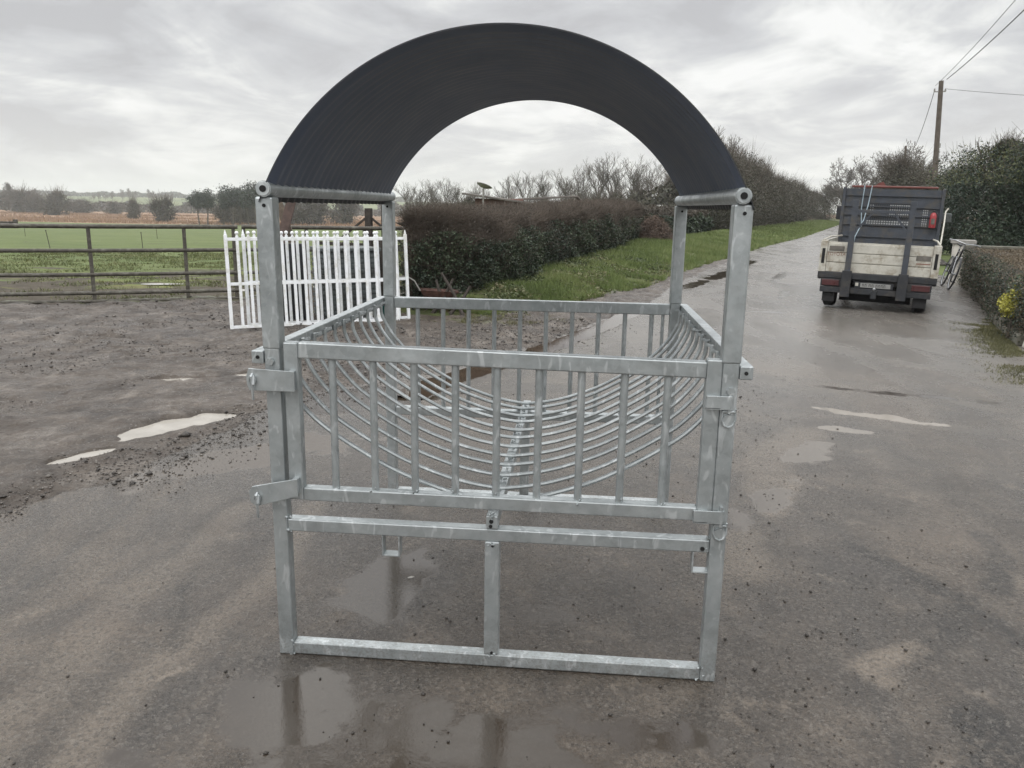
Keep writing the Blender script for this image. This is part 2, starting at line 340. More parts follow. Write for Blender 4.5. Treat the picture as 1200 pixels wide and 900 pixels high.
    h1 = t.math('ADD', t.math('MULTIPLY', grain, .6), t.math('MULTIPLY', fine, 1.0)); h1 = t.math('ADD', h1, t.math('ADD', t.math('MULTIPLY', ch.outputs['Distance'], .35), t.math('MULTIPLY', ag.outputs['Distance'], .45)))
    hm = t.math('ADD', t.math('ADD', t.math('MULTIPLY', t.noise(26, 6, .75), 2.6), fine), t.math('MULTIPLY', t.noise(9, 5, .7), 5.0))
    bs = t.mix(mudm, .62, .9); bs = t.math('MULTIPLY', bs, t.math('SUBTRACT', 1.0, t.math('MULTIPLY', film2, .93))); bs = t.math('MULTIPLY', bs, t.math('SUBTRACT', 1.0, t.math('MULTIPLY', far_wet_sheen, .35)))
    hh = t.mix(mudm, h1, hm)
    nb = t.n.new('ShaderNodeBump'); nb.inputs['Distance'].default_value = .006; t.L(bs, nb.inputs['Strength']); t.L(hh, nb.inputs['Height'])
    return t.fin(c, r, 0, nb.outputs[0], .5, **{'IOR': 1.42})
GROUND = mk_ground()

# near grid
nx, ny = 470, 480
gx = np.concatenate([np.linspace(-11,-4.6,90,endpoint=False), np.linspace(-4.6,3.6,250,endpoint=False), np.linspace(3.6,9.5,80)])
gy = np.concatenate([np.linspace(-3.2,6.0,260,endpoint=False), np.linspace(6.0,24,220)])
X, Y = np.meshgrid(gx, gy); H, MUD = ground_h(X, Y)
FI = np.zeros_like(X)
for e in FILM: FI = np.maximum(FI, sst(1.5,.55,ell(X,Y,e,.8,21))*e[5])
DI = np.zeros_like(X)
def dirt_line(pts, w, k):
    global DI
    d = seg_dist(X, Y, pts); DI = np.maximum(DI, sst(w, w*.3, d+.5*w*(fbm(X,Y,6,3,31)-.5))*k)
dirt_line([(-1.1,-.9),(-1.15,-.2),(-1.0,.6),(-1.1,1.4)], .10, .55)
dirt_line([(-1.35,-.8),(-1.5,.2),(-1.45,1.3)], .14, .4)
dirt_line([(1.35,2.0),(1.5,2.6),(1.9,3.2)], .22, .6)
dirt_line([(1.5,-.25),(1.25,-.55)], .12, .6); dirt_line([(1.0,.9),(1.05,1.3)], .2, .6)

SI = np.zeros_like(X)
for i_ in (0,2,3,4,5): SI = np.maximum(SI, (ell(X,Y,FILM[i_],.5,21) < 1.9)*{0:.25,2:.75,3:.5,4:.28,5:.2}[i_])
TK = np.zeros_like(X)
def track(pts, w, k):
    global TK
    d = seg_dist(X, Y, pts); w *= 1.5; TK = np.maximum(TK, sst(w, w*.5, d+.35*w*(fbm(X,Y,9,3,37)-.5))*k)
track([(1.58,1.21),(1.73,0.97),(1.84,0.73),(1.93,0.38)], .045, .8); track([(2.26,1.42),(2.23,1.15),(2.05,0.83)], .05, .8); track([(1.88,0.74),(1.72,0.48),(1.53,0.25)], .05, .6)
track([(1.55,-0.12),(1.48,-0.34),(1.40,-0.54)], .085, .95); track([(-1.32,0.42),(-1.13,-0.01)], .03, .6); track([(-1.43,1.77),(-1.57,1.23),(-1.53,0.72)], .03, .5)
dirt_line([(1.33,0.07),(1.28,0.16),(1.52,0.30)], .07, .9); dirt_line([(2.24,1.37),(2.17,0.85)], .03, .6); dirt_line([(-1.10,-0.19),(-1.02,-0.11)], .03, .9); dirt_line([(1.55,2.19),(1.30,1.61)], .09, .8)
GRN = np.zeros_like(X)
GRN = np.maximum(GRN, .9*sst(-.5,.3, Y-gate_y(X))*(X < -1.8))
GRN = np.maximum(GRN, .52*sst(.3,.0, np.abs(X-verge_x(Y)+.05))*(Y > 8.6))
GRN = np.maximum(GRN, .40*sst(-.6,.0, X-right_x(Y)+.2*np.sin(Y*2))*(Y < 10.5))
GRN = np.maximum(GRN, .6*sst(-.25,.0, X-right_x(Y)))
GRN = np.maximum(GRN, .5*sst(1.3,.3, np.hypot((X+1.3)/1.6,(Y-8.3)/.5)))
idx = np.arange(len(gx)*len(gy)).reshape(len(gy), len(gx))
q = np.stack([idx[:-1,:-1], idx[:-1,1:], idx[1:,1:], idx[1:,:-1]], -1).reshape(-1,4)
cxm = (X[:-1,:-1]+X[1:,1:]).ravel()/2; cym = (Y[:-1,:-1]+Y[1:,1:]).ravel()/2
yard = (cxm < mud_x(cym)) & (((cym < gate_y(cxm)+.35) & (cxm < hedge_x(cym)+.3)) | (cxm >= verge_x(cym)-.1) | (cym < 8.6))
road = (cxm >= mud_x(cym)) & (cxm < right_x(cym)+.4)
V = np.stack([X.ravel(), Y.ravel(), H.ravel()], 1)
def submesh(name, msk, extraV=None, extraF=None):
    f = q[msk]; u, inv = np.unique(f, return_inverse=True); f = inv.reshape(f.shape)
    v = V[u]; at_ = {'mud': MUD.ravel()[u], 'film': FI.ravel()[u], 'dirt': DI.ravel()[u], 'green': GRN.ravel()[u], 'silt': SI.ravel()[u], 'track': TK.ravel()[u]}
    if extraV is not None:
        f = np.concatenate([f, extraF+len(v)]); n = len(extraV); v = np.concatenate([v, extraV])
        for k in at_: at_[k] = np.concatenate([at_[k], np.zeros(n)])
    return npmesh(name, v, f, GROUND, None, True, at_)
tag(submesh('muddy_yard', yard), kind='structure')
# the road beyond the dense sheet
ys = np.concatenate([np.linspace(23.9,60,50), np.linspace(62,185,30)]); ev = []; ef = []
for i, yy in enumerate(ys):
    a, b = float(mud_x(yy))-.5, float(right_x(yy))+.4
    for k in range(9): ev.append((a+(b-a)*k/8, yy, 0.0 if i else -.004))
    if i:
        for k in range(8): ef.append(((i-1)*9+k, (i-1)*9+k+1, i*9+k+1, i*9+k))
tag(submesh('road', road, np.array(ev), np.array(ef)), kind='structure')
# murky water standing in the hollows
t = NT('murky_puddle_water')
wc = t.ramp(t.noise(5, 4), [(.3,(.31,.29,.255)),(.7,(.40,.375,.335))])
WATER = t.fin(wc, .035, 0, t.bump(t.noise(14, 3), .04, .004), .5, IOR=1.33)
t = NT('rusty_brown_puddle_water')
WATER2 = t.fin(t.ramp(t.noise(5, 4), [(.3,(.042,.031,.023)),(.7,(.065,.046,.033))]), .04, 0, t.bump(t.noise(10, 3), .05, .004), .5, IOR=1.33)
for ip, e in enumerate(PUD):
    ux, uy = Vector(e[4]).normalized(); vs = []
    for k in range(28):
        a = 2*math.pi*k/28; kk = 1.9 if e[1] < 9 else 1.0; cu, cv = math.cos(a)*e[2]*kk, math.sin(a)*e[3]*kk; vs.append((e[0]+cu*ux-cv*uy, e[1]+cu*uy+cv*ux, WZ+ip*.0004 if e[1] < 9 else -.03+ip*.0004))
    o = MB().add(vs, [tuple(range(28))]).build('puddle', WATER); tag(o, kind='structure')
vs = []; n = len(STRIP)
for i, p in enumerate(STRIP):
    d = (Vector(STRIP[min(i+1,n-1)])-Vector(STRIP[max(i-1,0)])).normalized(); w = .27
    vs += [(p[0]-d.y*w, p[1]+d.x*w, WZ), (p[0]+d.y*w, p[1]-d.x*w, WZ)]
tag(MB().add(vs, [(2*i, 2*i+1, 2*i+3, 2*i+2) for i in range(n-1)]).build('puddle', WATER2), kind='structure')

# ------------------------------------------------------------------ terrain: field sloping down to the bog, then a low hill
def prof(d):
    return np.interp(d, [-3000,14,20,40,100,180,235,400,620,800,1100,1350,3500], [0,0,-.1,-.6,-2.2,-4.1,-4.9,-5.3,-5.5,-3.2,4.2,5.5,4.0])
def terrain(x, y):
    x = np.asarray(x, float); y = np.asarray(y, float)
    d = (x-CAM.x)*FH.x+(y-CAM.y)*FH.y; lat = hedge_x(np.clip(y,8.4,185))-x
    k = sst(0.0, 14.0, lat); k = np.where(y > 185, sst(-60,40,lat), k)
    hill = 3.5*fbm(x,y,.0022,3,77)*sst(700,1100,d)
    return -.035+prof(d)*k+hill*k
def terr(x, y): return float(terrain(np.array([x]), np.array([y]))[0])
t = NT('pasture_and_bog')
sx = t.n.new('ShaderNodeSeparateXYZ'); t.L(t.pos, sx.inputs[0])
dd = t.math('ADD', t.math('MULTIPLY', sx.outputs[0], FH.x), t.math('MULTIPLY', sx.outputs[1], FH.y)); dd = t.math('ADD', dd, 2.4)
gcol = t.ramp(t.noise(.35, 6, .65), [(.32,(.082,.112,.036)),(.5,(.108,.140,.046)),(.68,(.150,.172,.064))])
gcol = t.mix(t.ramp(t.noise(2.2, 5, .7, None, 0, (.5,1.6,1)), [(.40,.4),(.55,0.0)]), gcol, (.09,.115,.04))
gcol = t.mix(t.ramp(t.noise(9, 4, .7), [(.34,.4),(.5,0.0)]), gcol, (.07,.08,.03))
nearg = t.ramp(dd, [(0.0,0.0),(1.0,1.0)])
rough_near = t.math('SUBTRACT', 1.0, t.math('DIVIDE', t.math('SUBTRACT', dd, 13.0), 9.0, clamp=True), clamp=True)   # poached ground by the gate
pm = t.ramp(t.math('ADD', t.math('MULTIPLY', rough_near, .30), t.noise(.9, 6, .68, None, .8, (.6,1.2,1))), [(.62,0.0),(.68,.95)])
yel = t.mix(t.ramp(t.noise(1.3, 5, .7), [(.42,0.0),(.6,.8)]), gcol, (.19,.17,.055)); gcol = t.mix(t.math('MULTIPLY', rough_near, 1.0, clamp=True), gcol, yel)
mudc = t.ramp(t.noise(6, 5, .7), [(.3,(.035,.027,.020)),(.7,(.10,.082,.065))]); gcol = t.mix(pm, gcol, mudc)
bog = t.ramp(t.math('ADD', dd, t.math('MULTIPLY', t.noise(.02, 4), 60)), [(0.0,0.0),(1.0,1.0)])
def band(a, b): return t.math('DIVIDE', t.math('SUBTRACT', t.math('ADD', dd, t.math('MULTIPLY', t.math('SUBTRACT', t.noise(.03, 5), .5), 40.0)), a), b-a, clamp=True)
bogc = t.ramp(t.noise(.05, 6, .7, None, 0, (.25,1,1)), [(.3,(.16,.10,.06)),(.5,(.25,.155,.095)),(.7,(.34,.235,.155))])
gcol = t.mix(band(232.0,238.0), gcol, bogc)
farc = t.ramp(t.noise(.012, 2, .3), [(.40,(.08,.11,.042)),(.5,(.11,.14,.056)),(.6,(.15,.165,.075))])
gcol = t.mix(band(628.0,640.0), gcol, farc)
gm = t.fin(gcol, .8, 0, t.bump(t.noise(14, 5, .75), .8, .03), .2)
def axis(lo, hi, near, n): # denser near zero
    a = np.linspace(-1, 1, n); s_ = np.sign(a)*np.abs(a)**3
    return np.where(s_ < 0, -s_*lo, s_*hi)
fx = np.unique(np.concatenate([np.linspace(-60,80,141), axis(-2200,2200,0,90)])); fy = np.unique(np.concatenate([np.linspace(-30,120,151), axis(-300,2900,0,110)]))
FX, FY = np.meshgrid(fx, fy); FZ = terrain(FX, FY)
FZ = FZ+(fbm(FX,FY,.9,3,41)-.5)*.10*sst(.3,1.2,FY-gate_y(FX))*(FX < -1.5)*(FY < 40)
inner = (FX > -10.5)&(FX < right_x(FY)-.6)&(FY > -2.7)&(FY < np.where(FX < mud_x(FY), gate_y(FX)+.1, 180))&((FX > hedge_x(np.maximum(FY,9))+.5)|(FY < 8.6))
FZ = np.where(inner, -.12, FZ)
ii = np.arange(FX.size).reshape(FX.shape); fq = np.stack([ii[:-1,:-1],ii[:-1,1:],ii[1:,1:],ii[1:,:-1]],-1).reshape(-1,4)
tag(npmesh('field', np.stack([FX.ravel(),FY.ravel(),FZ.ravel()],1), fq, gm, None, True), kind='structure')

# verge bank
def bank_h(x, y):
    a, b = hedge_x(y)-.5, verge_x(y); u = np.clip((x-a)/np.maximum(b-a,.2), 0, 1)
    w = sst(8.2, 10.5, y)
    return -.01+w*(.30*(1-u**2.2)+.05*(fbm(x,y,2.5,4,51)-.5)+.03*(fbm(x,y,9,3,52)-.5)*sst(0,.2,1-u))*np.clip((1-u)*3,0,1)
t = NT('grass_bank_soil')
bc = t.ramp(t.noise(1.8, 6, .7), [(.3,(.045,.050,.020)),(.5,(.07,.085,.028)),(.68,(.11,.12,.045))])
bc = t.mix(t.ramp(t.noise(1.1, 5, .65, None, .5), [(.55,0.0),(.66,.8)]), bc, (.075,.055,.038))
BANK = t.fin(bc, .85, 0, t.bump(t.noise(25, 5, .75), .9, .02), .25)
by = np.concatenate([np.linspace(8.3,30,150), np.linspace(31,185,90)]); bu = np.linspace(0,1,16)
BX = (hedge_x(by)-.6)[:,None]*(1-bu)+(verge_x(by)+.12)[:,None]*bu; BY = np.repeat(by[:,None],16,1); BZ = bank_h(BX,BY)
ii = np.arange(BX.size).reshape(BX.shape); bq = np.stack([ii[:-1,:-1],ii[:-1,1:],ii[1:,1:],ii[1:,:-1]],-1).reshape(-1,4)
tag(npmesh('verge_bank', np.stack([BX.ravel(),BY.ravel(),BZ.ravel()],1), bq, BANK, None, True), kind='structure')

# ------------------------------------------------------------------ foliage helpers
def leaf_quads(P, size, aspect=.6, rng=RNG, up=None):
    n = len(P); a = rng.normal(size=(n,3)); a /= np.linalg.norm(a,axis=1)[:,None]
    b = rng.normal(size=(n,3)); b -= a*(a*b).sum(1)[:,None]; b /= np.linalg.norm(b,axis=1)[:,None]
    s = (np.asarray(size)*rng.uniform(.6,1.3,n))[:,None]
    a = a*s; b = b*s*aspect
    V = np.stack([P-a, P-b*.9+a*.15, P+a, P+b*.9+a*.15], 1).reshape(-1,3)
    return V, np.arange(4*n).reshape(n,4)
def strips(A, B, w, rng=RNG):
    """thin three-sided twigs from A to B"""
    n = len(A); d = B-A; d /= np.linalg.norm(d,axis=1)[:,None]+1e-9
    u = rng.normal(size=(n,3)); u -= d*(d*u).sum(1)[:,None]; u /= np.linalg.norm(u,axis=1)[:,None]; v = np.cross(d,u)
    w = np.broadcast_to(np.asarray(w, float), (n,))[:,None]
    o = [u*w, (-.5*u+.866*v)*w, (-.5*u-.866*v)*w]
    V = np.stack([A+o[0],A+o[1],A+o[2],B+o[0]*.35,B+o[1]*.35,B+o[2]*.35],1).reshape(-1,3)
    k = (np.arange(n)*6)[:,None]; F_ = np.concatenate([k+[[0,1,4,3]], k+[[1,2,5,4]], k+[[2,0,3,5]]])
    return V, F_
def blades(P, h, w, rng=RNG, lean=.45):
    n = len(P); a = rng.uniform(0,2*np.pi,n); dx = np.stack([np.cos(a),np.sin(a),np.zeros(n)],1)
    hh = (h*rng.uniform(.5,1.3,n))[:,None]; b = rng.uniform(0,2*np.pi,n); l = rng.uniform(0,lean*1.6,n)[:,None]
    tip = P+np.stack([np.cos(b),np.sin(b),np.zeros(n)],1)*l*hh+np.array([0,0,1])*hh
    V = np.stack([P-dx*w, P+dx*w, tip],1).reshape(-1,3); return V, np.arange(3*n).reshape(n,3)

# ------------------------------------------------------------------ big roadside hedge
def make_hedge(name, y0, y1, height, depth, nleaf, ntwig, lsize, label, seed, parts=('ivy','twig_red'), hx=hedge_x, top_var=.16, brown_from=.76, group=None):
    rng = np.random.default_rng(seed); root = empty(name, (0,0,0))
    def surf(n, inset=0.0):
        # bias samples towards the near end, which fills more of the view
        y = y0+(y1-y0)*rng.uniform(0,1,n)**1.45
        xf = hx(y); bul = .35*(fbm(xf*0+y, y*0+seed, .9, 3, seed)-.5)
        hh = height(y)*(1+top_var*(fbm(y, y*0+3.3, 1.4, 4, seed+2)-.5))
        s = rng.uniform(0,1,n); side = s < .50; top = (s >= .5)&(s < .84)
        zf = rng.uniform(.0,1,n)**.85
        x = np.where(side, xf+.08+bul-.28*np.abs(zf*2-1)**2.5*.6, xf-depth(y)*rng.uniform(0,1,n)+.02)
        z = np.where(side, zf*hh, hh-.10*np.abs((x-(xf-depth(y)/2))/(depth(y)/2))**2)
        back = ~side & ~top; x = np.where(back, xf-depth(y), x); z = np.where(back, zf*hh, z)
        lump = (fbm(y*1.0+z*1.7, z*2.0+x, 2.3, 3, seed+5)-.5)*.42
        x = x+np.where(side, lump, 0)-np.where(side, inset, 0); z = np.maximum(z+np.where(top, lump*.45, 0), .02)
        return x, y, z, hh
    x, y, z, hh = surf(nleaf); x += rng.normal(0,.07,nleaf)-.03; y += rng.normal(0,.05,nleaf); z += rng.normal(0,.05,nleaf)
    sz = lsize*(1+.035*np.maximum(y-y0,0))
    zb = (z/hh)+.35*(fbm(y, z, 1.5, 3, seed+9)-.5); br = zb > brown_from
    P = np.stack([x,y,np.maximum(z,.01)],1)
    Vv, Ff = leaf_quads(P[~br], sz[~br], .62, rng); npmesh('foliage', Vv, Ff, M[parts[0]], root)
    nb = br & (rng.uniform(0,1,nleaf) < .42)
    Vv, Ff = leaf_quads(P[nb], sz[nb]*.62, .5, rng); npmesh('dry_top', Vv, Ff, M['brownleaf'], root)
    # twigs
    x, y, z, hh = surf(ntwig, .10); zb = z/hh; keep = rng.uniform(0,1,ntwig) < np.clip(zb*1.4-.15,.22,1)
    A = np.stack([x,y,z-.10],1)[keep]; n = len(A)
    dv = rng.normal(size=(n,3))*[.8,.8,.45]+[.35,0,.75]; dv /= np.linalg.norm(dv,axis=1)[:,None]
    ln = rng.uniform(.10,.30,n)[:,None]; B = A+dv*ln*(1+.02*(A[:,1:2]-y0))
    Vv, Ff = strips(A, B, .0028*(1+.06*np.maximum(A[:,1]-y0,0)), rng); npmesh('twigs', Vv, Ff, M[parts[1]], root)
    # dense woody inside
    yy = np.linspace(y0,y1,60); vs = []; fs = []
    for i, v in enumerate(yy):
        xf = float(hx(v)); H_ = float(height(v))*.90; b = .35*(float(fbm(np.array([v]), np.array([seed*1.0]), .9, 3, seed)[0])-.5)
        for (dx, dz) in ((-.16,0),(-.08,.3),(-.08,.7),(-.14,.95),(-.22,1.0),(-float(depth(v))+.1,.98),(-float(depth(v))+.06,.5),(-float(depth(v))+.08,0)):
            vs.append((xf+dx+b*(dx > -.2), v, dz*H_))
    for i in range(59):
        for k in range(7): fs.append((i*8+k,(i+1)*8+k,(i+1)*8+k+1,i*8+k+1))
    fs += [tuple(range(8)), tuple(range(59*8,60*8))]
    MB().add(vs, fs).build('woody_core', M['hedgesoil'], root)
    tag(root, label, 'hedge', group); return root
make_hedge('field_hedge', 9.2, 30.0, lambda y: 1.44+.013*(y-9), lambda y: np.clip(.10+(y-9.3)*.85,.10,1.6), 200000, 80000, .020,
           'long dark green hedge with reddish brown twiggy top, right behind the white gates', 11)
make_hedge('field_hedge', 31.2, 44.0, lambda y: 1.62+0*y, lambda y: 2.0+0*y, 30000, 6000, .07,
           'lower dark hedge continuing the line beyond a clump of dry bramble, before the tall trees', 12, top_var=.3, brown_from=.75)
# dry bramble between the hedges
root = empty('bramble_clump', (3.0,30.2,.1)); rng = np.random.default_rng(5)
n = 5200; th = rng.uniform(0,2*np.pi,n); rr = rng.uniform(0,1,n)**.5
A = np.stack([rr*np.cos(th)*.75, rr*np.sin(th)*1.2, rng.uniform(0,1,n)*1.25*(1-rr**2*.7)],1); B = A+rng.normal(size=(n,3))*.14+[0,0,-.05]
Vv, Ff = strips(A,B,.010,rng); npmesh('dry_canes', Vv, Ff, M['bramble'], root)
Vv, Ff = leaf_quads(A[:2600], .05, .6, rng); npmesh('dead_leaves', Vv, Ff, M['bramble'], root)
tag(root, 'dry orange brown bramble clump between the long hedge and the next hedge', 'bramble')

# verge grass and weeds
def scatter_band(n, y0, y1, rng, bias=1.6):
    y = y0+(y1-y0)*rng.uniform(0,1,n)**bias; a, b = hedge_x(y)-.1, verge_x(y)+.06; u = rng.uniform(0,1,n)
    x = a+(b-a)*u; return x, y, bank_h(x,y)
rng = np.random.default_rng(21)
x, y, z = scatter_band(150000, 9.0, 40, rng); den = fbm(x,y,1.3,4,61)+.12*sst(14,18,y); k = den > .44; x,y,z = x[k],y[k],z[k]
Vv, Ff = blades(np.stack([x,y,z-.01],1), .11*(1+.012*(y-9))*(0.5+1.2*fbm(x,y,.8,2,63)), (.0045*(1+.07*(y-9)))[:,None], rng); tag(npmesh('verge_grass', Vv, Ff, M['grass']), kind='stuff')
x, y, z = scatter_band(60000, 40, 130, rng, 1.2)
Vv, Ff = blades(np.stack([x,y,z-.02],1), .16+0*y, (.0025*y)[:,None]*.5, rng); tag(npmesh('verge_grass', Vv, Ff, M['grass']), kind='stuff')
x, y, z = scatter_band(26000, 8.8, 22, rng, 1.3); k = (fbm(x,y,2.2,4,71) > .50); x,y,z = x[k],y[k],z[k]
P = np.stack([x,y,z+rng.uniform(0,.10,len(x))],1); Vv, Ff = leaf_quads(P, .026*(1+.03*(y-9)), .5, rng); tag(npmesh('verge_weeds', Vv, Ff, M['weed']), kind='stuff')
# dead sticks lying on the bank are part of the ground cover
n = 500; x, y, z = scatter_band(n, 9, 20, rng); A = np.stack([x,y,z+.03],1); B = A+rng.normal(size=(n,3))*[.16,.16,.02]
Vv, Ff = strips(A,B,.004,rng); tag(npmesh('verge_sticks', Vv, Ff, M['timber']), kind='stuff')
# moss strip by the hedge foot and along the right-hand wall
n = 16000; x = rng.uniform(-2.4,.2,n); y = 8.25+.35*(x+1.6)+rng.normal(0,.25,n)+.1; k = fbm(x,y,3,4,81) > .47; x,y = x[k],y[k]
Vv, Ff = blades(np.stack([x,y,np.zeros(len(x))-.005],1), .028+0*x, .004, rng, .8)
n = 22000; y2 = rng.uniform(5.2,10.2,n); x2 = right_x(y2)-np.abs(rng.normal(0,.24,n)); k = fbm(x2,y2,2.5,4,83) > .46; x2,y2 = x2[k],y2[k]
V2, F2 = blades(np.stack([x2,y2,np.zeros(len(x2))-.003],1), .026+0*x2, .0035, rng, .9)
tag(npmesh('moss', np.concatenate([Vv,V2]), np.concatenate([Ff,F2+len(Vv)]), M['grassyellow']), kind='stuff')
# rough grass in the field by the gate
n = 110000; x = rng.uniform(-22,-1.6,n); y = gate_y(x)+.15+rng.uniform(0,1,n)**1.4*22; k = (fbm(x,y,1.6,5,91)+.06*sst(3,12,y-gate_y(x)) > .50)&(x < hedge_x(np.clip(y,8.4,60))-1.4); x,y = x[k],y[k]
Vv, Ff = blades(np.stack([x,y,terrain(x,y)+.0],1), .055*(.6+.9*fbm(x,y,.5,2,3)), (.0011*(y+2.4)*.55)[:,None], rng, .8); tag(npmesh('field_grass', Vv, Ff, M['fieldgrass']), kind='stuff')

# ------------------------------------------------------------------ gravel, clods
def octa(P, s, rng, flat=.6):
    n = len(P); base = np.array([[1,0,0],[0,1,0],[-1,0,0],[0,-1,0],[0,0,1],[0,0,-1]], float)
    a = rng.uniform(0,6.28,n); ca, sa = np.cos(a), np.sin(a); b = base[None]*rng.uniform(.55,1.25,(n,6,1))
    bx = b[:,:,0]*ca[:,None]-b[:,:,1]*sa[:,None]; byy = b[:,:,0]*sa[:,None]+b[:,:,1]*ca[:,None]
    b = np.stack([bx,byy,b[:,:,2]*flat],2)*np.asarray(s)[:,None,None]
    Vv = (P[:,None,:]+b).reshape(-1,3); f = np.array([[0,1,4],[1,2,4],[2,3,4],[3,0,4],[1,0,5],[2,1,5],[3,2,5],[0,3,5]])
    return Vv, (np.arange(n)[:,None,None]*6+f[None]).reshape(-1,3)
rng = np.random.default_rng(33)
M['grit'] = simple('dark_wet_grit', (.038,.032,.027), .5, var=.5, scale=30, bump=0)
M['stonechip'] = simple('stone_chips', (.15,.135,.12), .6, var=.5, scale=30, bump=0)
n = 20000; x = rng.uniform(-1.6,5.2,n); y = -1.5+rng.uniform(0,1,n)**1.15*10; w = np.exp(-((x-1.25)/.62)**2)*.8+.07+.22*(fbm(x,y,1.4,3,6) > .55); k = rng.uniform(0,1,n) < w; x,y = x[k],y[k]
s = .0030*rng.lognormal(0,.5,len(x)); Vv, Ff = octa(np.stack([x,y,s*.3],1), s, rng); tag(npmesh('road_grit', Vv, Ff, M['grit']), kind='stuff')
n = 70000; y = rng.uniform(.2,9.9,n); x = mud_x(y)+.15+.45*rng.uniform(0,1,n)**3-np.abs(rng.normal(0,1,n))*(1.2+.35*y); h_, m_ = ground_h(x,y); k = (h_ > WZ)&(fbm(x,y,1.1,4,44) > .44)&(y < gate_y(x)+.2); x,y,h_ = x[k],y[k],h_[k]
s = .0034*rng.lognormal(0,.6,len(x))*(1+.07*y); g = rng.uniform(0,1,len(x)) < .55
Vv, Ff = octa(np.stack([x,y,h_+s*.25],1)[g], s[g], rng); tag(npmesh('yard_clods', Vv, Ff, M['grit']), kind='stuff')
Vv, Ff = octa(np.stack([x,y,h_+s*.25],1)[~g], s[~g]*.8, rng); tag(npmesh('yard_gravel', Vv, Ff, M['stonechip']), kind='stuff')
#@@PART2@@
# ------------------------------------------------------------------ livestock feeder
F0 = empty('livestock_feeder', (0,0,0))
tag(F0, 'galvanised steel cradle livestock feeder with black plastic half-pipe roof on the wet tarmac', 'animal feeder')
FD = 1.56; HW = .75; PS = .050
BV = .0045
def weld(mb, p, r=.008, n=5):
    for k in range(n): mb.blob((p[0]+random.uniform(-.012,.012), p[1]+random.uniform(-.004,.004), p[2]+random.uniform(-.012,.012)), r*random.uniform(.5,1), 1, .4)
def plug(name, c, r, parent, axis='y', L=.006):
    mb = MB(); a = Vector(c); d = {'y':Vector((0,1,0)),'x':Vector((1,0,0)),'z':Vector((0,0,1))}[axis]*L/2
    mb.tube([a-d, a+d], r, 12); return mb.build(name, M['hole'], parent)
for sx_ in (-1, 1):
    for yy in (0.0, FD):
        x0 = sx_*HW-(PS if sx_ > 0 else 0)
        mb = MB().box(x0, x0+PS, yy, yy+PS, 0, 1.088)
        lp = mb.build('lower_post', GALV, F0, BV)
        if yy == 0:
            mb = MB(); cx_ = sx_*.728; mb.lathe([(.013,-.008),(.013,.0),(.010,.003)], (cx_, -.003, 1.045 if sx_ < 0 else 1.001), 'y', 6); mb.build('bolt', GALV, lp)
        else:
            # flat foot plate
            MB().box(x0-.015, x0+PS+.015, yy-.01, yy+PS+.02, 0, .006).build('foot_plate', GALV, lp)
        u0 = x0-.0035
        zt = 1.561
        mb = MB().box(u0, u0+PS+.007, yy-.0035, yy+PS+.0035, 1.084, zt)
        up_ = mb.build('upper_post', GALV, F0, BV+.002)
        mb = MB(); weld(mb, (sx_*.722, yy+.01, zt+.002), .009, 8); mb.build('weld', GALV, up_, smooth=True)
        plug('bolt_hole', (sx_*.728 if sx_ > 0 else -.724, yy-.0035, zt-.026), .0055, up_)
# ground rails, middle rails, centre uprights
for yy, tilt in ((0.0,0), (FD,0)):
    mb = MB().box(-HW+PS, HW-PS, yy+.003, yy+PS-.003, 0.002, .047); g = mb.build('ground_rail', GALV, F0, BV)
    mb = MB().box(-HW+PS, HW-PS, yy+.003, yy+PS-.003, .461, .505); g2 = mb.build('middle_rail', GALV, F0, BV)
    mb = MB().box(-.030 if yy == 0 else -.036, .020 if yy == 0 else .012, yy+.001, yy+PS-.004, .047, .461); c_ = mb.build('centre_upright', GALV, F0, BV)
    if yy == 0:
        mb = MB()
        for x in (-HW+PS, HW-PS):
            for z in (.01,.045,.465,.503): weld(mb, (x, yy+.004, z), .006, 3)
        for z in (.05,.455): weld(mb, (-.005, yy, z), .006, 5)
        mb.build('weld', GALV, g2, smooth=True)
        plug('bolt_hole', (HW-PS-.022, yy+.003, .475), .007, g2)
        plug('bolt_hole', (-.003, .0008, .448), .0055, c_); plug('bolt_hole', (-.003, .0008, .056), .005, c_)
# fork pockets under the front middle rail
for x0 in (-.378, .648):
    mb = MB(); mb.box(x0, x0+.005, .004, .044, .388, .461); mb.box(x0+.056, x0+.061, .004, .044, .388, .461); mb.box(x0+.005, x0+.056, .004, .044, .388, .393)
    mb.build('fork_pocket', GALV, F0, .001)
# central spine that carries the cradle bars
mb = MB().box(-.025, .013, -.004, FD+PS+.004, .508, .553)
sp = mb.build('spine_bar', GALV, F0, .003)
plug('bolt_hole', (-.008, -.004, .535), .007, sp); plug('bolt_hole', (-.010, -.004, .518), .006, sp)
mb = MB(); weld(mb, (-.006, -.004, .553), .008, 6); mb.build('weld', GALV, sp, smooth=True)
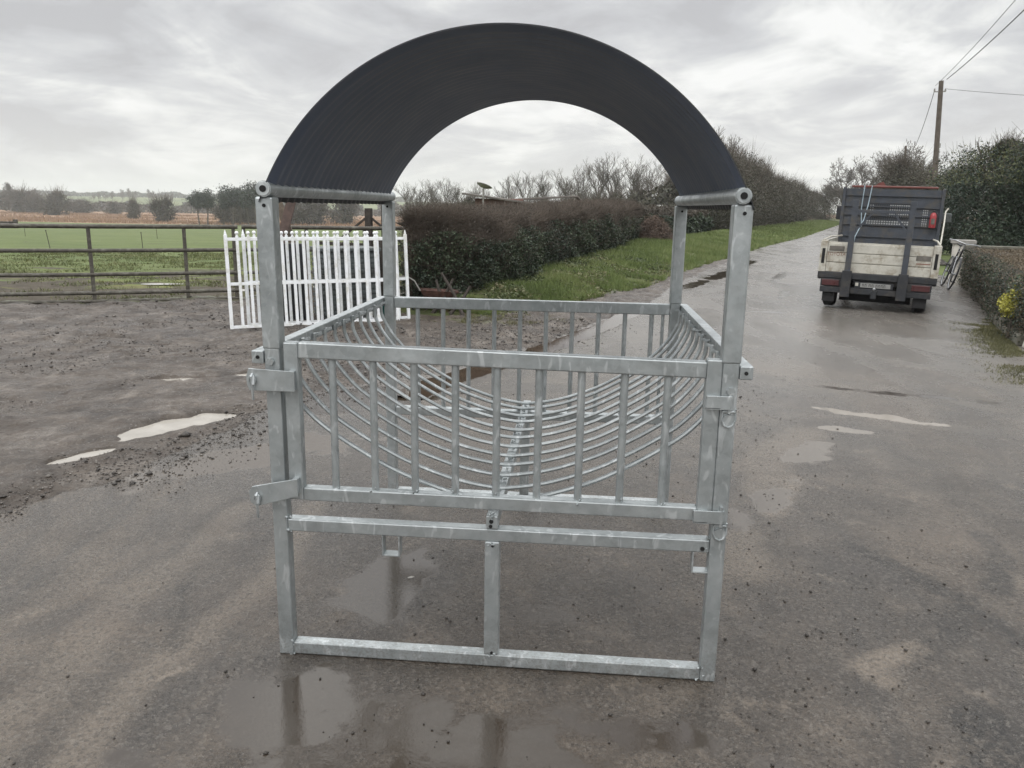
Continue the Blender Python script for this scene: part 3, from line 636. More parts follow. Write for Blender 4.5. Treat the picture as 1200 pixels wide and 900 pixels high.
# cradle bars
prof_pts = [(.742,1.062),(.741,1.02),(.730,.985),(.700,.93),(.655,.872),(.600,.818),(.520,.762),(.430,.708),(.340,.661),(.250,.626),(.170,.600),(.085,.582),(0,.5725)]
def cat(P, k=4):
    out = []
    for i in range(len(P)-1):
        p0 = P[max(i-1,0)]; p1 = P[i]; p2 = P[i+1]; p3 = P[min(i+2,len(P)-1)]
        for j in range(k):
            t_ = j/k; out.append(tuple(.5*((2*p1[a])+(-p0[a]+p2[a])*t_+(2*p0[a]-5*p1[a]+4*p2[a]-p3[a])*t_*t_+(-p0[a]+3*p1[a]-3*p2[a]+p3[a])*t_**3) for a in range(len(p1))))
    out.append(tuple(P[-1])); return out
cp = cat([(x,z) for x,z in prof_pts]+[(-x,z) for x,z in prof_pts[-2::-1]], 3)
for i in range(12):
    y = .093+.126*i; dz = random.uniform(-.003,.003); mb = MB()
    mb.tube([(x-.004, y+random.uniform(-.001,.001), z+dz) for x,z in cp], .0082, 8)
    for s_ in (-1,1): mb.bar((s_*.742,y,1.058),(s_*.718,y,1.066),.006,.010); weld(mb, (s_*.745,y,1.055), .008, 3)
    weld(mb, (-.006,y,.562), .007, 4)
    mb.build('cradle_bar', GALV, F0, smooth=True)
# side rails outside the posts
for s_ in (-1,1):
    a, b = sorted((s_*.7515, s_*.791))
    sr = MB().box(a, b, -.004, FD+.075, 1.037, 1.079).build('side_rail', GALV, F0, .003)
    plug('bolt_hole', (s_*.770, -.004, 1.058), .006, sr)
    # top tubes
    mb = MB().tube([(s_*.720, -.012, 1.585), (s_*.720, FD+.062, 1.585)], .0245, 20); tt = mb.build('top_tube', GALV, F0, smooth=True)
    mb = MB().tube([(s_*.720, -.016, 1.585), (s_*.720, -.010, 1.585)], .0215, 20); mb.build('end_washer', GALV, tt, .001)
    plug('bolt_hole', (s_*.720, -.016, 1.585), .0105, tt)
    mb = MB().tube([(s_*.720, -.020, 1.585), (s_*.720, FD+.066, 1.585)], .0085, 8)  # the threaded rod shows as a dark centre only
# rear panel
rp = MB().box(-HW+PS, HW-PS, FD+.004, FD+.042, 1.028, 1.083).build('rear_top_rail', GALV, F0, BV)
for i in range(10):
    x = -.580+.1325*i
    MB().tube([(x,FD+.024,.50),(x,FD+.024,1.032)], .0115, 10).build('rear_bar', GALV, F0, smooth=True)
MB().tube([(.668,FD+.024,.50),(.668,FD+.024,1.032)], .0085, 8).build('rear_bar', GALV, F0, smooth=True)
# front gate
G0 = MB().box(-.688,-.640,.002,.040,.575,1.108).build('gate_stile', GALV, F0, BV); MB().box(.652,.700,.002,.040,.575,1.096).build('gate_stile', GALV, F0, BV)
# top and bottom rails dip a little to the right, as on the real one
mb = MB(); mb.bar((-.640,.021,1.083),(.652,.021,1.062),.038,.052); mb.build('gate_top_rail', GALV, F0, BV)
mb = MB(); mb.bar((-.640,.021,.596),(.652,.021,.592),.038,.046); mb.build('gate_bottom_rail', GALV, F0, BV)
for i in range(9):
    x = -.533+.1340*i; mb = MB(); mb.tube([(x,.021,.612),(x,.021,1.062)], .0125, 12); weld(mb, (x,.006,.619), .006, 3); mb.build('gate_bar', GALV, F0, smooth=True)
# latch plates on the left, hinges on the right
mb = MB().prism([(-.795,.952),(-.645,.952),(-.645,1.018),(-.795,1.024),(-.803,1.0),(-.803,.972)], -.024, -.018); l1 = mb.build('latch_plate', GALV, F0, .001)
mb = MB(); mb.prism([(-.808,.575),(-.79,.560),(-.645,.602),(-.645,.662),(-.80,.628),(-.812,.61)], -.036, -.028); l2 = mb.build('latch_plate', GALV, F0, .001)
MB().box(-.668,-.650,-.019,.003,.953,1.016).build('latch_spacer', GALV, F0, .001); MB().box(-.668,-.650,-.029,.003,.604,.655).build('latch_spacer', GALV, F0, .001)
for z0, ln_, pl, yy in ((.988,.065,l1,-.030),(.590,.065,l2,-.042)):
    mb = MB(); mb.tube([(-.782,yy+.004,z0+.018),(-.782,yy-.006,z0+.012),(-.780,yy-.006,z0-ln_*.5),(-.781,yy,z0-ln_)], .0042, 8)
    mb.tube([(-.782+.010*math.cos(a),yy,z0+.014*math.sin(a)) for a in np.linspace(0,2*math.pi,13)[:-1]], .0032, 6, closed=True)
    mb.tube([(-.776,yy-.002,z0+.012),(-.776,yy-.007,z0-.014)], .006, 8)
    mb.build('latch_pin', GALV, pl, smooth=True)
for z0, x0 in ((.965,.655),(.590,.640)):
    mb = MB(); mb.box(x0, .727, -.014, -.008, z0-.023, z0+.021); mb.box(x0, x0+.045, -.014, .002, z0-.0205, z0-.0155); mb.box(x0, x0+.045, -.0135, .002, z0+.0135, z0+.0185)
    hb = mb.build('hinge_strap', GALV, F0, .0015)
    mb = MB(); mb.tube([(.727,-.004,z0-.022),(.727,-.004,z0+.020)], .0105, 14); mb.tube([(.727,-.006,z0-.035),(.727,-.006,z0+.034)], .006, 8); mb.build('hinge_pin', GALV, hb, smooth=True)
    mb = MB(); mb.tube([(.706,-.008,z0-.028),(.748,-.008,z0-.030),(.746,-.012,z0-.018)], .0032, 6); pts = [(.707,-.006,z0-.030),(.706,-.008,z0-.055),(.714,-.008,z0-.073),(.727,-.008,z0-.079),(.740,-.008,z0-.073),(.748,-.008,z0-.055),(.747,-.006,z0-.030)]
    mb.tube(pts, .0030, 6); mb.build('spring_clip', GALV, hb, smooth=True)
    MB().lathe([(.019,-.006),(.019,.0)], (.727,-.001,z0-.058), 'y', 14).build('pivot_disc', GALV, hb)
MB().lathe([(.010,-.007),(.010,0)], (.728,-.004,1.001), 'y', 6)
# half-pipe roof: smooth inside with faint rings, corrugated outside
RR = .800; ZC = 1.254; a0 = math.asin((1.590-ZC)/RR)
YN = 134; AN = 88; Y0r, Y1r = -.012, FD+.020
def shell(rad, lo_z, ripple, per, phase, inward):
    vs = []; a_ = math.asin(max(-.9,(lo_z-ZC)/rad))
    for i in range(YN):
        y = Y0r+(Y1r-Y0r)*i/(YN-1); e_ = min(1, min(i, YN-1-i)/5)
        rr_ = rad+ripple*(math.cos(2*math.pi*(y-phase)/per))*e_
        for k in range(AN+1):
            a = a_+(math.pi-2*a_)*k/AN; fl_ = (.011 if inward else 0)*max(0, 1-min(y-Y0r,Y1r-y)/.055); wob = .004*math.sin(3*a+1)*math.sin(2*y)
            vs.append((.008+(rr_+wob+fl_)*math.cos(a), y, ZC+(rr_+wob+fl_)*math.sin(a)))
    W = AN+1; fs = [(i*W+k, i*W+k+1, (i+1)*W+k+1, (i+1)*W+k) for i in range(YN-1) for k in range(AN)]
    return vs, fs
v1, f1 = shell(.786, 1.588, .0024, .062, 0, 1); v2, f2 = shell(.801, 1.545, .0045, .062, 0, 0)
rf = MB().add(v1, f1).build('roof', M['pipe'], F0, smooth=True)
rf2 = MB().add(v2, f2).build('corrugated_outer_skin', M['pipe_dimmed'], rf, smooth=True)
W = AN+1
for i in (0, YN-1):   # cut ends
    mb = MB()
    for k in range(AN):
        a_, b_, c_, d_ = v1[i*W+k], v1[i*W+k+1], v2[i*W+k+1], v2[i*W+k]; mb.add([a_,b_,c_,d_], [(0,1,2,3)])
    mb.build('cut_end', M['pipe_dimmed'], rf)

# ------------------------------------------------------------------ world, sun
w = D.worlds.new('World'); scene.world = w; w.use_nodes = True; wt_ = w.node_tree; wt_.nodes.clear()
wo = wt_.nodes.new('ShaderNodeOutputWorld'); bg = wt_.nodes.new('ShaderNodeBackground'); sky = wt_.nodes.new('ShaderNodeTexSky')
sky.sky_type = 'NISHITA'; sky.sun_disc = False; SEL, SAZ = 52, 200
sky.sun_elevation = R(SEL); sky.sun_rotation = R(SAZ); sky.altitude = 50
tc = wt_.nodes.new('ShaderNodeTexCoord'); sep = wt_.nodes.new('ShaderNodeSeparateXYZ'); wt_.links.new(tc.outputs['Generated'], sep.inputs[0])
def WM(op, a, b=0.0, clamp=False):
    n = wt_.nodes.new('ShaderNodeMath'); n.operation = op; n.use_clamp = clamp
    for i, v in enumerate((a,b)):
        if isinstance(v, bpy.types.NodeSocket): wt_.links.new(v, n.inputs[i])
        else: n.inputs[i].default_value = v
    return n.outputs[0]
zz = WM('ADD', WM('MAXIMUM', sep.outputs[2], 0.0), .27)
cb = wt_.nodes.new('ShaderNodeCombineXYZ'); wt_.links.new(WM('DIVIDE', sep.outputs[0], zz), cb.inputs[0]); wt_.links.new(WM('DIVIDE', sep.outputs[1], zz), cb.inputs[1])
def WN(scale, det, ro, dist=0, off=(0,0,0), sc=(1,1,1)):
    mp = wt_.nodes.new('ShaderNodeMapping'); mp.inputs['Location'].default_value = off; mp.inputs['Scale'].default_value = sc; wt_.links.new(cb.outputs[0], mp.inputs[0])
    n = wt_.nodes.new('ShaderNodeTexNoise'); n.inputs['Scale'].default_value = scale; n.inputs['Detail'].default_value = det; n.inputs['Roughness'].default_value = ro; n.inputs['Distortion'].default_value = dist
    wt_.links.new(mp.outputs[0], n.inputs['Vector']); return n.outputs['Fac']
def WR(fac, stops):
    n = wt_.nodes.new('ShaderNodeValToRGB'); e = n.color_ramp.elements
    while len(e) < len(stops): e.new(.5)
    for i,(p,c) in enumerate(stops): e[i].position = p; e[i].color = (*c,1) if isinstance(c,tuple) else (c,c,c,1)
    wt_.links.new(fac, n.inputs[0]); return n.outputs[0]
def WX(fac, a, b, mode='MIX'):
    n = wt_.nodes.new('ShaderNodeMix'); n.data_type = 'RGBA'; n.blend_type = mode
    for i, v in ((0,fac),(6,a),(7,b)):
        if isinstance(v, bpy.types.NodeSocket): wt_.links.new(v, n.inputs[i])
        else: n.inputs[i].default_value = v if i == 0 else ((*v,1) if isinstance(v,tuple) else (v,v,v,1))
    return n.outputs[2]
c1 = WN(1.0, 8, .58, .9, (3.1,1.7,0), (1,1.15,1)); c2 = WN(2.6, 6, .58, .8, (7,2,0), (1,1,1))
cl = WM('ADD', WM('MULTIPLY', c1, .60), WM('MULTIPLY', c2, .40))
cc_ = WR(cl, [(.41,(.54,.54,.555)), (.465,(.63,.635,.65)), (.51,(.72,.725,.73)), (.55,(.86,.865,.85)), (.60,(1.0,1.0,.98))])
hz_ = WR(sep.outputs[2], [(0.0,(.80,.815,.80)), (.10,(.78,.795,.785)), (.30,0.0)]); hzf = WR(sep.outputs[2], [(0.0,.60),(.05,.25),(.14,0.0)])
cc_ = WX(hzf, cc_, (.80,.82,.81))
zen = WR(sep.outputs[2], [(.25,1/2.9),(.55,1.0)]); cc_ = WX(1.0, cc_, WX(1.0, zen, (2.9,2.9,2.9), 'MULTIPLY'), 'MULTIPLY')
sk = WX(.06, WX(1.0, cc_, (10.0,10.0,10.0), 'MULTIPLY'), sky.outputs[0])
wt_.links.new(sk, bg.inputs[0]); bg.inputs[1].default_value = .10
# leave out glow: overcast only
wt_.links.new(bg.outputs[0], wo.inputs[0])
sl = D.lights.new('sun','SUN'); sl.energy = .9; sl.angle = R(25); sl.color = (1,.97,.93); so = D.objects.new('sun', sl); col.objects.link(so)
dsun = Vector((math.sin(R(SAZ))*math.cos(R(SEL)), math.cos(R(SAZ))*math.cos(R(SEL)), math.sin(R(SEL)))); so.rotation_euler = dsun.to_track_quat('Z','Y').to_euler(); so.location = (0,0,30)
vs_ = scene.view_settings; vs_.view_transform = 'Standard'; vs_.look = 'None'; vs_.gamma = 1; vs_.exposure = 0; vs_.use_curve_mapping = False
scene.render.engine = 'CYCLES'; cy = scene.cycles; cy.use_denoising = True; cy.volume_bounces = 2; cy.volume_max_steps = 64; cy.max_bounces = 7; cy.diffuse_bounces = 3; cy.glossy_bounces = 4; cy.transparent_max_bounces = 8; cy.use_adaptive_sampling = True; cy.adaptive_threshold = .015
try: cy.denoising_input_passes = 'RGB_ALBEDO_NORMAL'; cy.denoising_prefilter = 'ACCURATE'
except Exception: pass
cy.sample_clamp_indirect = 6
# ------------------------------------------------------------------ trees
def segs_mesh(name, S, mat, parent, n=4):
    A = np.array([s[0] for s in S]); B = np.array([s[1] for s in S]); ra = np.array([s[2] for s in S]); rb = np.array([s[3] for s in S])
    d = B-A; d /= np.linalg.norm(d,axis=1)[:,None]+1e-9; ref = np.where(np.abs(d[:,2:3]) < .9, [[0,0,1.]], [[1.,0,0]])
    u = np.cross(d,ref); u /= np.linalg.norm(u,axis=1)[:,None]; v = np.cross(d,u); vs = []
    for P, r in ((A,ra),(B,rb)):
        for k in range(n):
            a = 2*math.pi*k/n; vs.append(P+(u*math.cos(a)+v*math.sin(a))*r[:,None])
    V = np.stack(vs,1).reshape(-1,3); base = (np.arange(len(S))*2*n)[:,None]
    F_ = np.concatenate([base+[[k,(k+1)%n,n+(k+1)%n,n+k]] for k in range(n)])
    return npmesh(name, V, F_, mat, parent, True)
def grow(seed, h, levels=5, spread=.6, trunk_h=.28, kids=(6,4,4,4,3), up=.35, r0=None, twig=.012, lenk=.62, crook=.18):
    rnd = random.Random(seed); T = []; Cn = []; tips = []
    r0 = r0 or h*.022
    def branch(p, d, L, r, lv):
        n = 4 if lv == 0 else 3; q_ = Vector(p); dd_ = Vector(d); pts = [q_.copy()]
        for i in range(n):
            dd_ = (dd_+Vector([rnd.gauss(0,crook if lv else .05) for _ in range(3)])+Vector((0,0,up*.12*(lv > 0)))).normalized()
            q2 = q_+dd_*L/n; ra = r*(1-.55*i/n); rb = r*(1-.55*(i+1)/n); (T if lv <= 1 else Cn).append((tuple(q_), tuple(q2), max(ra,twig), max(rb,twig*.8))); q_ = q2; pts.append(q_.copy())
        if lv >= levels: tips.append(tuple(q_)); return
        k_ = kids[min(lv,len(kids)-1)]
        for j in range(k_):
            t_ = (trunk_h+(1-trunk_h)*(j+.5)/k_) if lv == 0 else (.25+.75*(j+.6)/k_)
            x_ = t_*n; i0 = min(int(x_), n-1); pp = pts[i0].lerp(pts[i0+1], x_-i0)
            az = rnd.uniform(0,6.283) if lv else j*2.4+rnd.uniform(-.4,.4)
            w_ = Vector((math.cos(az),math.sin(az),0)); ax = dd_ if lv else Vector((0,0,1)); sp_ = spread*rnd.uniform(.65,1.25)*(1.15-.45*t_ if lv == 0 else 1)
            nd = (ax+w_*sp_*1.3+Vector((0,0,up*.5))).normalized(); branch(pp, nd, L*lenk*rnd.uniform(.75,1.15)*(1.0 if lv else 1.0-.25*t_), r*.50*(1 if lv else 1.1), lv+1)
        branch(pts[-1], dd_, L*lenk*.8, r*.42, lv+1)
    branch((0,0,-.3), (0,0,1), h*.50, r0, 0)
    zmax = max(s[1][2] for s in T+Cn); k = h/zmax
    f = lambda S: [(tuple(np.array(a)*k), tuple(np.array(b)*k), ra, rb) for a,b,ra,rb in S]
    return f(T), f(Cn), [np.array(t_)*k for t_ in tips]
def bare_tree(name, seed, h, mat='bark_far', **kw):
    T, Cn, tips = grow(seed, h, **kw); r = empty(name, (0,0,0))
    segs_mesh('trunk', T, M[mat], r, 5); segs_mesh('crown', Cn, M[mat], r, 3); return r
protos = {}
def place(proto, loc, s=1.0, rz=0.0, sz=None, label=None, cat=None, group=None):
    if not proto.get('used'): o = proto; o['used'] = 1
    else: o = copy_tree(proto)
    o.location = loc; o.scale = (s, s, sz or s); o.rotation_euler = (0,0,rz)
    tag(o, label, cat, group); return o
def fix(o):
    if 'used' in o: del o['used']
def leafy(name, seed, h, rad, nleaf, ls, mats, trunk=True, twigs=0, squash=1.0, base=.05, lumps=9, twmat='bark', tw=.012, twl=.5, open_=0.0, conic=0.0, twig_dir=.8, tipmat=None):
    """crown of leaf clumps: lumps spread round an uneven body"""
    rng = np.random.default_rng(seed); r = empty(name, (0,0,0)); P = []; N_ = []
    for i in range(lumps):
        z = h*(base+(1-base)*((i+.5)/lumps)**.9); prof_ = math.sin(math.pi*min(1,max(.06,(z/h*(1-conic)+conic*.5))))**.55 if not conic else (1-(z/h))**.7+.12
        a = rng.uniform(0,6.28); rr = rad*prof_*.48*rng.uniform(.7,1.2); c = np.array([math.cos(a)*rr, math.sin(a)*rr, z*.93])
        lr = rad*prof_*rng.uniform(.5,.8); m_ = int(nleaf/lumps)
        d = rng.normal(size=(m_,3)); d /= np.linalg.norm(d,axis=1)[:,None]; u = rng.uniform(0,1,m_)**.33
        k = 1+.45*(fbm(d[:,0]*3+i*7,d[:,1]*3+d[:,2]*2.1,1.0,3,seed)-.5)*2
        p = c+d*(u*k*lr)[:,None]*[1,1,.8*squash]; P.append(p)
    P = np.concatenate(P); P = P[(P[:,2] > .02)]
    if open_: P = P[fbm(P[:,0]+P[:,2]*.7,P[:,1]+P[:,2],2.2/rad,3,seed+1) > open_]
    tipm = np.zeros(len(P), bool)
    if tipmat: tipm = (P[:,2] > h*.62) & (rng.uniform(0,1,len(P)) < .45)
    Vv, Ff = leaf_quads(P[~tipm], ls, .5, rng); npmesh('crown', Vv, Ff, M[mats], r)
    if tipmat: Vv, Ff = leaf_quads(P[tipm], ls, .45, rng); npmesh('pale_tips', Vv, Ff, M[tipmat], r)
    if trunk:
        T, Cn, tips = grow(seed+3, h*1.0, 2, .5, kids=(6,3)); segs_mesh('trunk', T+Cn, M['bark'], r, 5)
    if twigs:
        k = rng.integers(0,len(P),twigs); A = P[k]; o_ = A-np.array([0,0,h*.45]); o_ /= np.linalg.norm(o_,axis=1)[:,None]+1e-6
        B = A+(o_*twig_dir+np.array([0,0,.5])+rng.normal(size=A.shape)*.35)*(twl*rng.uniform(.5,1.3,twigs))[:,None]; Vv, Ff = strips(A,B,tw,rng); npmesh('twigs', Vv, Ff, M[twmat], r)
    return r
BT = [bare_tree('bare_tree', 100+i, 10.0, levels=4, kids=(7,5,4,3), spread=.58, twig=.011, trunk_h=.22, up=.75, lenk=.60, r0=.16) for i in range(4)]
BT2 = [bare_tree('bare_tree', 200+i, 10.0, levels=4, kids=(7,5,4,4), spread=.85, twig=.040, trunk_h=.30, up=.35, lenk=.60) for i in range(2)]   # far, broad
def top_z(px, ytop, dist):
    hy = 242.7+(px-600)*.0167; return 1.54+(hy-ytop)/FPX*dist*1.02
ORD = ['first','second','third','fourth','fifth','sixth','seventh','eighth','ninth','tenth','eleventh','twelfth','thirteenth','fourteenth','fifteenth','sixteenth','seventeenth','eighteenth']
# row seen through the arch, behind the hedge
row = [(475,214,150),(490,211,150),(506,212,155),(519,209,150),(533,214,150),(551,214,150),(568,218,150),(592,207,120),(612,202,115),(634,202,115),(655,199,112),(676,195,110),(697,187,108),(716,183,105),(736,184,105),(757,190,108),(778,196,108),(797,202,110)]
for i, (px, yt, dd_) in enumerate(row):
    p = at(px, dd_); z = terr(p.x,p.y); h = top_z(px,yt,dd_)-z
    place(BT[i%4], (p.x,p.y,z), h/10*1.25, i*1.3, h/10, ORD[i]+' bare winter tree from the left in the row behind the long hedge', 'tree', 'bare trees behind the hedge')
# dark evergreen scrub under that row
SC = leafy('evergreen_shrub', 301, 4.5, 3.2, 2600, .20, 'mixedtree', twigs=500, tw=.02, twl=.9)
for i, (px, yt, dd_) in enumerate([(690,232,95),(722,229,95),(748,226,90),(772,222,90),(792,212,86),(548,233,75),(660,234,100),(640,236,100),(815,226,85),(838,224,80),(858,215,80)]):
    p = at(px, dd_); z = terr(p.x,p.y); h = top_z(px,yt,dd_)-z
    place(SC, (p.x,p.y,z), h/4.5*(.9 if px != 548 else .6), i*2.1, h/4.5, ('small dark cypress-like bush above the left half of the long hedge' if px == 548 else ORD[i]+' dark evergreen bush in the line under the bare trees'), 'bush', None if px == 548 else 'dark bushes under the bare trees')
# tall overgrown roadside hedge on the left: a line of trees
TH = [leafy('roadside_tree', 320+i, 6.2, 3.3, 30000, .085, 'mixedtree', twigs=3000, tw=.010, twl=.8, base=.02, lumps=16, squash=1.1, open_=.42) for i in range(2)]
BTr = bare_tree('bare_tree', 231, 7.0, mat='bark', levels=4, kids=(7,5,4,4), spread=.6, twig=.012, trunk_h=.25, up=.5)
for i, (x, y, h) in enumerate([(9.6,50.5,4.9),(11.2,54.5,5.2),(12.6,59.5,5.1),(14.6,65,5.0),(17.0,71.5,4.9),(19.2,78.5,4.8),(22.3,88,4.8),(26,99,4.8),(30,111,4.8),(35,126,4.8)]):
    place(TH[i%2], (x-1.2,y,0), h/6.2*(1.0 if i < 5 else 1.15), i*1.9, h/6.2, ORD[i]+' overgrown twiggy tree along the left side of the lane, counting from the near end', 'tree', 'overgrown trees along the left of the lane')
for i, (x, y, h) in enumerate([(9.4,51,6.7),(11.4,57,6.9),(14.2,66,6.8),(17.6,76,6.6)]):
    place(BTr, (x-1.5,y,0), h/7, i*2.2, h/7, ORD[i]+' bare ash sticking up out of the overgrown tree line left of the lane', 'tree', 'bare trees in the lane-side tree line')
# trees closing the lane behind the lorry
RT_ = [(24,62,5.4),(28,72,5.6),(32,84,5.8),(38,100,6.0),(45,118,6.2),(52,136,6.2),(41,140,5.5)]
for i, (x, y, h) in enumerate(RT_):
    place(TH[i%2], (x,y,0), h/6.2*1.15, i*2.7+.5, h/6.2, ORD[i]+' dull green roadside tree beyond the lorry on the right of the lane', 'tree', 'trees beyond the lorry')
BB = bare_tree('bare_tree', 244, 9.0, levels=5, kids=(7,4,4,3,3), spread=.95, twig=.020, trunk_h=.35, up=.22, r0=.24, lenk=.62)
for i, (px, yt, dd_, s, lb) in enumerate([(1035,169,100,1.0,'broad bare tree standing above the lorry cab, left of the second pole'),(1004,185,110,.8,'smaller bare tree left of the broad one above the lorry'),(984,188,120,.8,'bare tree furthest left above the lorry'),(1078,181,95,.75,'narrow bare tree between the second pole and the near pole'),(1064,186,98,.7,'thin bare tree right behind the second pole'),(1180,158,48,.5,'bare treetop poking out above the big conifer at the right edge')]):
    p = at(px, dd_); h = top_z(px,yt,dd_); place(BB, (p.x,p.y,0), h/9*s, i*1.7, h/9, lb, 'tree')
# conifers on the right
CN = [leafy('conifer_tree', 341+i, 4.4, 2.3, 42000, .050, 'conifer', twigs=3000, tw=.007, twl=.35, base=.02, lumps=20, squash=1.0, tipmat='conifer_tip', twig_dir=.6) for i in range(2)]
for i, (px, yt, dd_, s, lb) in enumerate([(1162,168,27,1.05,'big dark conifer behind the low hedge, tallest of the three on the right'),(1207,165,24.5,1.0,'conifer cut off by the right edge of the picture'),(1118,198,32,.86,'lower lighter conifer between the utility pole and the big conifer'),(1106,214,40,.8,'small conifer next to the foot of the utility pole')]):
    p = at(px, dd_); h = top_z(px,yt,dd_); place(CN[i%2], (p.x,p.y,0), h/4.4*s, i*1.1+.4, h/4.4, lb, 'tree', 'conifers on the right')
# far left: bushes on the bog, pines, trees on the hill
BU = [leafy('scrub_bush', 361+i, 5.0, 3.8, 2600, .30, 'farbush', twigs=900, tw=.035, twl=1.2, lumps=8, base=.02) for i in range(2)]
for i, (px, yt, wd, dd_, lb) in enumerate([(62,227,17,360,'round dark bush on the bog, leftmost under the pale hill field'),(22,226,30,420,'wide dark thicket at the left edge of the bog'),(42,231,18,420,'low thicket just right of the one at the left edge'),(96,236,20,440,'low brown thicket behind the bog, below the hill'),(128,238,16,430,'low brown thicket right of centre below the row of small bare trees'),(150,236,10,300,'small dark bush alone in front of the bog hedge'),(190,234,18,262,'wide dark bush at the bog edge left of the pines'),(345,236,18,250,'bush behind the white gates just right of the crossed timbers'),(362,233,20,255,'larger grey bush behind the white gates, middle of three'),(398,230,18,270,'greyish bush furthest right of those behind the white gates'),(300,238,20,262,'dark bush beneath the pines'),(262,240,16,250,'scrub between the two groups of pines'),(285,236,14,250,'scrub close behind the pine trunks')]):
    p = at(px, dd_); z = terr(p.x,p.y); h = top_z(px,yt,dd_)-z; place(BU[i%2], (p.x,p.y,z), wd*.95/FPX*dd_/3.4, i*1.3, h/5, lb, 'bush', 'bushes at the edge of the bog')
def pine(seed):
    rng = np.random.default_rng(seed); T, Cn, tips = grow(seed, 9.4, 2, .75, trunk_h=.55, kids=(7,4), up=.3, r0=.26, twig=.05)
    r = empty('pine_tree'); segs_mesh('trunk', T+Cn, M['bark'], r, 5); P = []
    for t_ in tips+[np.array(c[1]) for c in Cn[::3]]:
        if t_[2] < 4.6: continue
        k = 60; P.append(t_+rng.normal(size=(k,3))*[.62,.62,.30])
    P = np.concatenate(P); Vv, Ff = leaf_quads(P, .20, .5, rng); npmesh('crown', Vv, Ff, M['farpine'], r); return r
PN = [pine(401), pine(402)]
for i, (px, yt, dd_, s) in enumerate([(229,223,236,.9),(239,221,232,1.0),(258,223,238,.9),(269,217,236,1.1),(277,219,240,1.0),(287,221,236,.9),(297,214,226,1.15),(310,218,232,1.0)]):
    p = at(px, dd_); z = terr(p.x,p.y); h = top_z(px,yt,dd_)-z; place(PN[i%2], (p.x,p.y,z), h/10*s, i*2.3, h/10, ORD[i]+' pine from the left in the clump beside the feeder post', 'tree', 'pines at the far end of the field')
for i, (px, yt, dd_) in enumerate([(8,214,415),(-6,218,415),(38,221,560),(107,226,900),(113,225,900),(121,225,905),(129,224,900),(141,222,900),(149,221,905),(156,224,900),(172,222,880),(178,224,880),(199,226,860),(75,228,980)]):
    p = at(px, dd_); z = terr(p.x,p.y); h = max(6, top_z(px,yt,dd_)-z); place(BT2[i%2], (p.x,p.y,z), h/10*(1.1 if dd_ < 500 else .9), i*1.9, h/10, ORD[i]+' small bare tree along the far skyline on the left, in the order they were counted across' if False else ('bare tree on the far left skyline, '+['tall at the very edge','cut by the left edge','behind the thicket','first of the hilltop row','second of the hilltop row','third of the hilltop row','fourth of the hilltop row','fifth of the hilltop row','sixth of the hilltop row','seventh of the hilltop row','dense one right of the hilltop row','smaller partner of the dense one','alone before the pines','alone on the pale hill'][i]), 'tree', 'bare trees on the skyline')
# far hedgerow belts and woodland that read as one mass
def belt(name, dist, px0, px1, n, hh, ls, mat, dep, seed, gap=.38):
    rng = np.random.default_rng(seed); px = rng.uniform(px0,px1,n); dd_ = dist+rng.uniform(0,dep,n); tt = (px-600)/FPX*.9775
    x = CAM.x+FH.x*dd_+RH.x*dd_*tt; y = CAM.y+FH.y*dd_+RH.y*dd_*tt; z0 = terrain(x,y); k = fbm(px,dd_*0,.06,4,seed); z = z0+hh*(.35+1.1*k)*rng.uniform(0,1,n)**.8; kk = k > gap*.6
    Vv, Ff = leaf_quads(np.stack([x,y,z],1)[kk], ls, .7, rng); tag(npmesh(name, Vv, Ff, M[mat]), kind='stuff')
belt('far_hedgerow', 500, -60, 470, 15000, 5.5, .9, 'farbush', 60, 1)
belt('far_hedgerow', 760, -60, 470, 9000, 5.0, 1.2, 'farpine', 20, 2, .75)
belt('far_woodland', 1180, -60, 480, 9000, 7, 2.0, 'farpine', 80, 3)
belt('far_hedgerow', 640, 440, 620, 5000, 10, 1.2, 'farbush', 60, 4)
rng = np.random.default_rng(8); n = 26000; px = rng.uniform(-40,470,n); dd_ = 236+rng.uniform(0,1,n)*190; tt = (px-600)/FPX*.9775
x = CAM.x+FH.x*dd_+RH.x*dd_*tt; y = CAM.y+FH.y*dd_+RH.y*dd_*tt; k = fbm(x*.3,y,.06,3,15) > .45; x,y = x[k],y[k]
Vv, Ff = blades(np.stack([x,y,terrain(x,y)],1), .8+0*x, .16, rng, .3); tag(npmesh('reed_bed', Vv, Ff, M['reed']), kind='stuff')

# ------------------------------------------------------------------ field gates, posts, electric fence stakes
def lerp(a, b, t_): return a+(b-a)*t_
GA, GB = Vector((-11.6,7.30,0)), Vector((-2.62,11.35,0))
def field_gate(p, q_, label, verts):
    r = empty('field_gate', p, math.atan2(q_.y-p.y, q_.x-p.x)); L = (q_-p).length
    for z, rr in ((.020,.028),(.150,.030),(.435,.030),(.800,.030),(1.165,.033)):
        MB().tube([(0,0,z),(L*.3,0,z-.006),(L*.7,0,z-.012),(L,0,z-.004)], rr, 10).build('rail', M['gatebrown'], r, smooth=True)
    for v in verts:
        MB().bar((v*L,-.004,.03),(v*L,-.004,1.185),.055,.014,(0,1,0)).build('upright', M['gatebrown'], r)
    tag(r, label, 'gate', 'brown field gates'); return r
mid_ = GA.lerp(GB, .700)
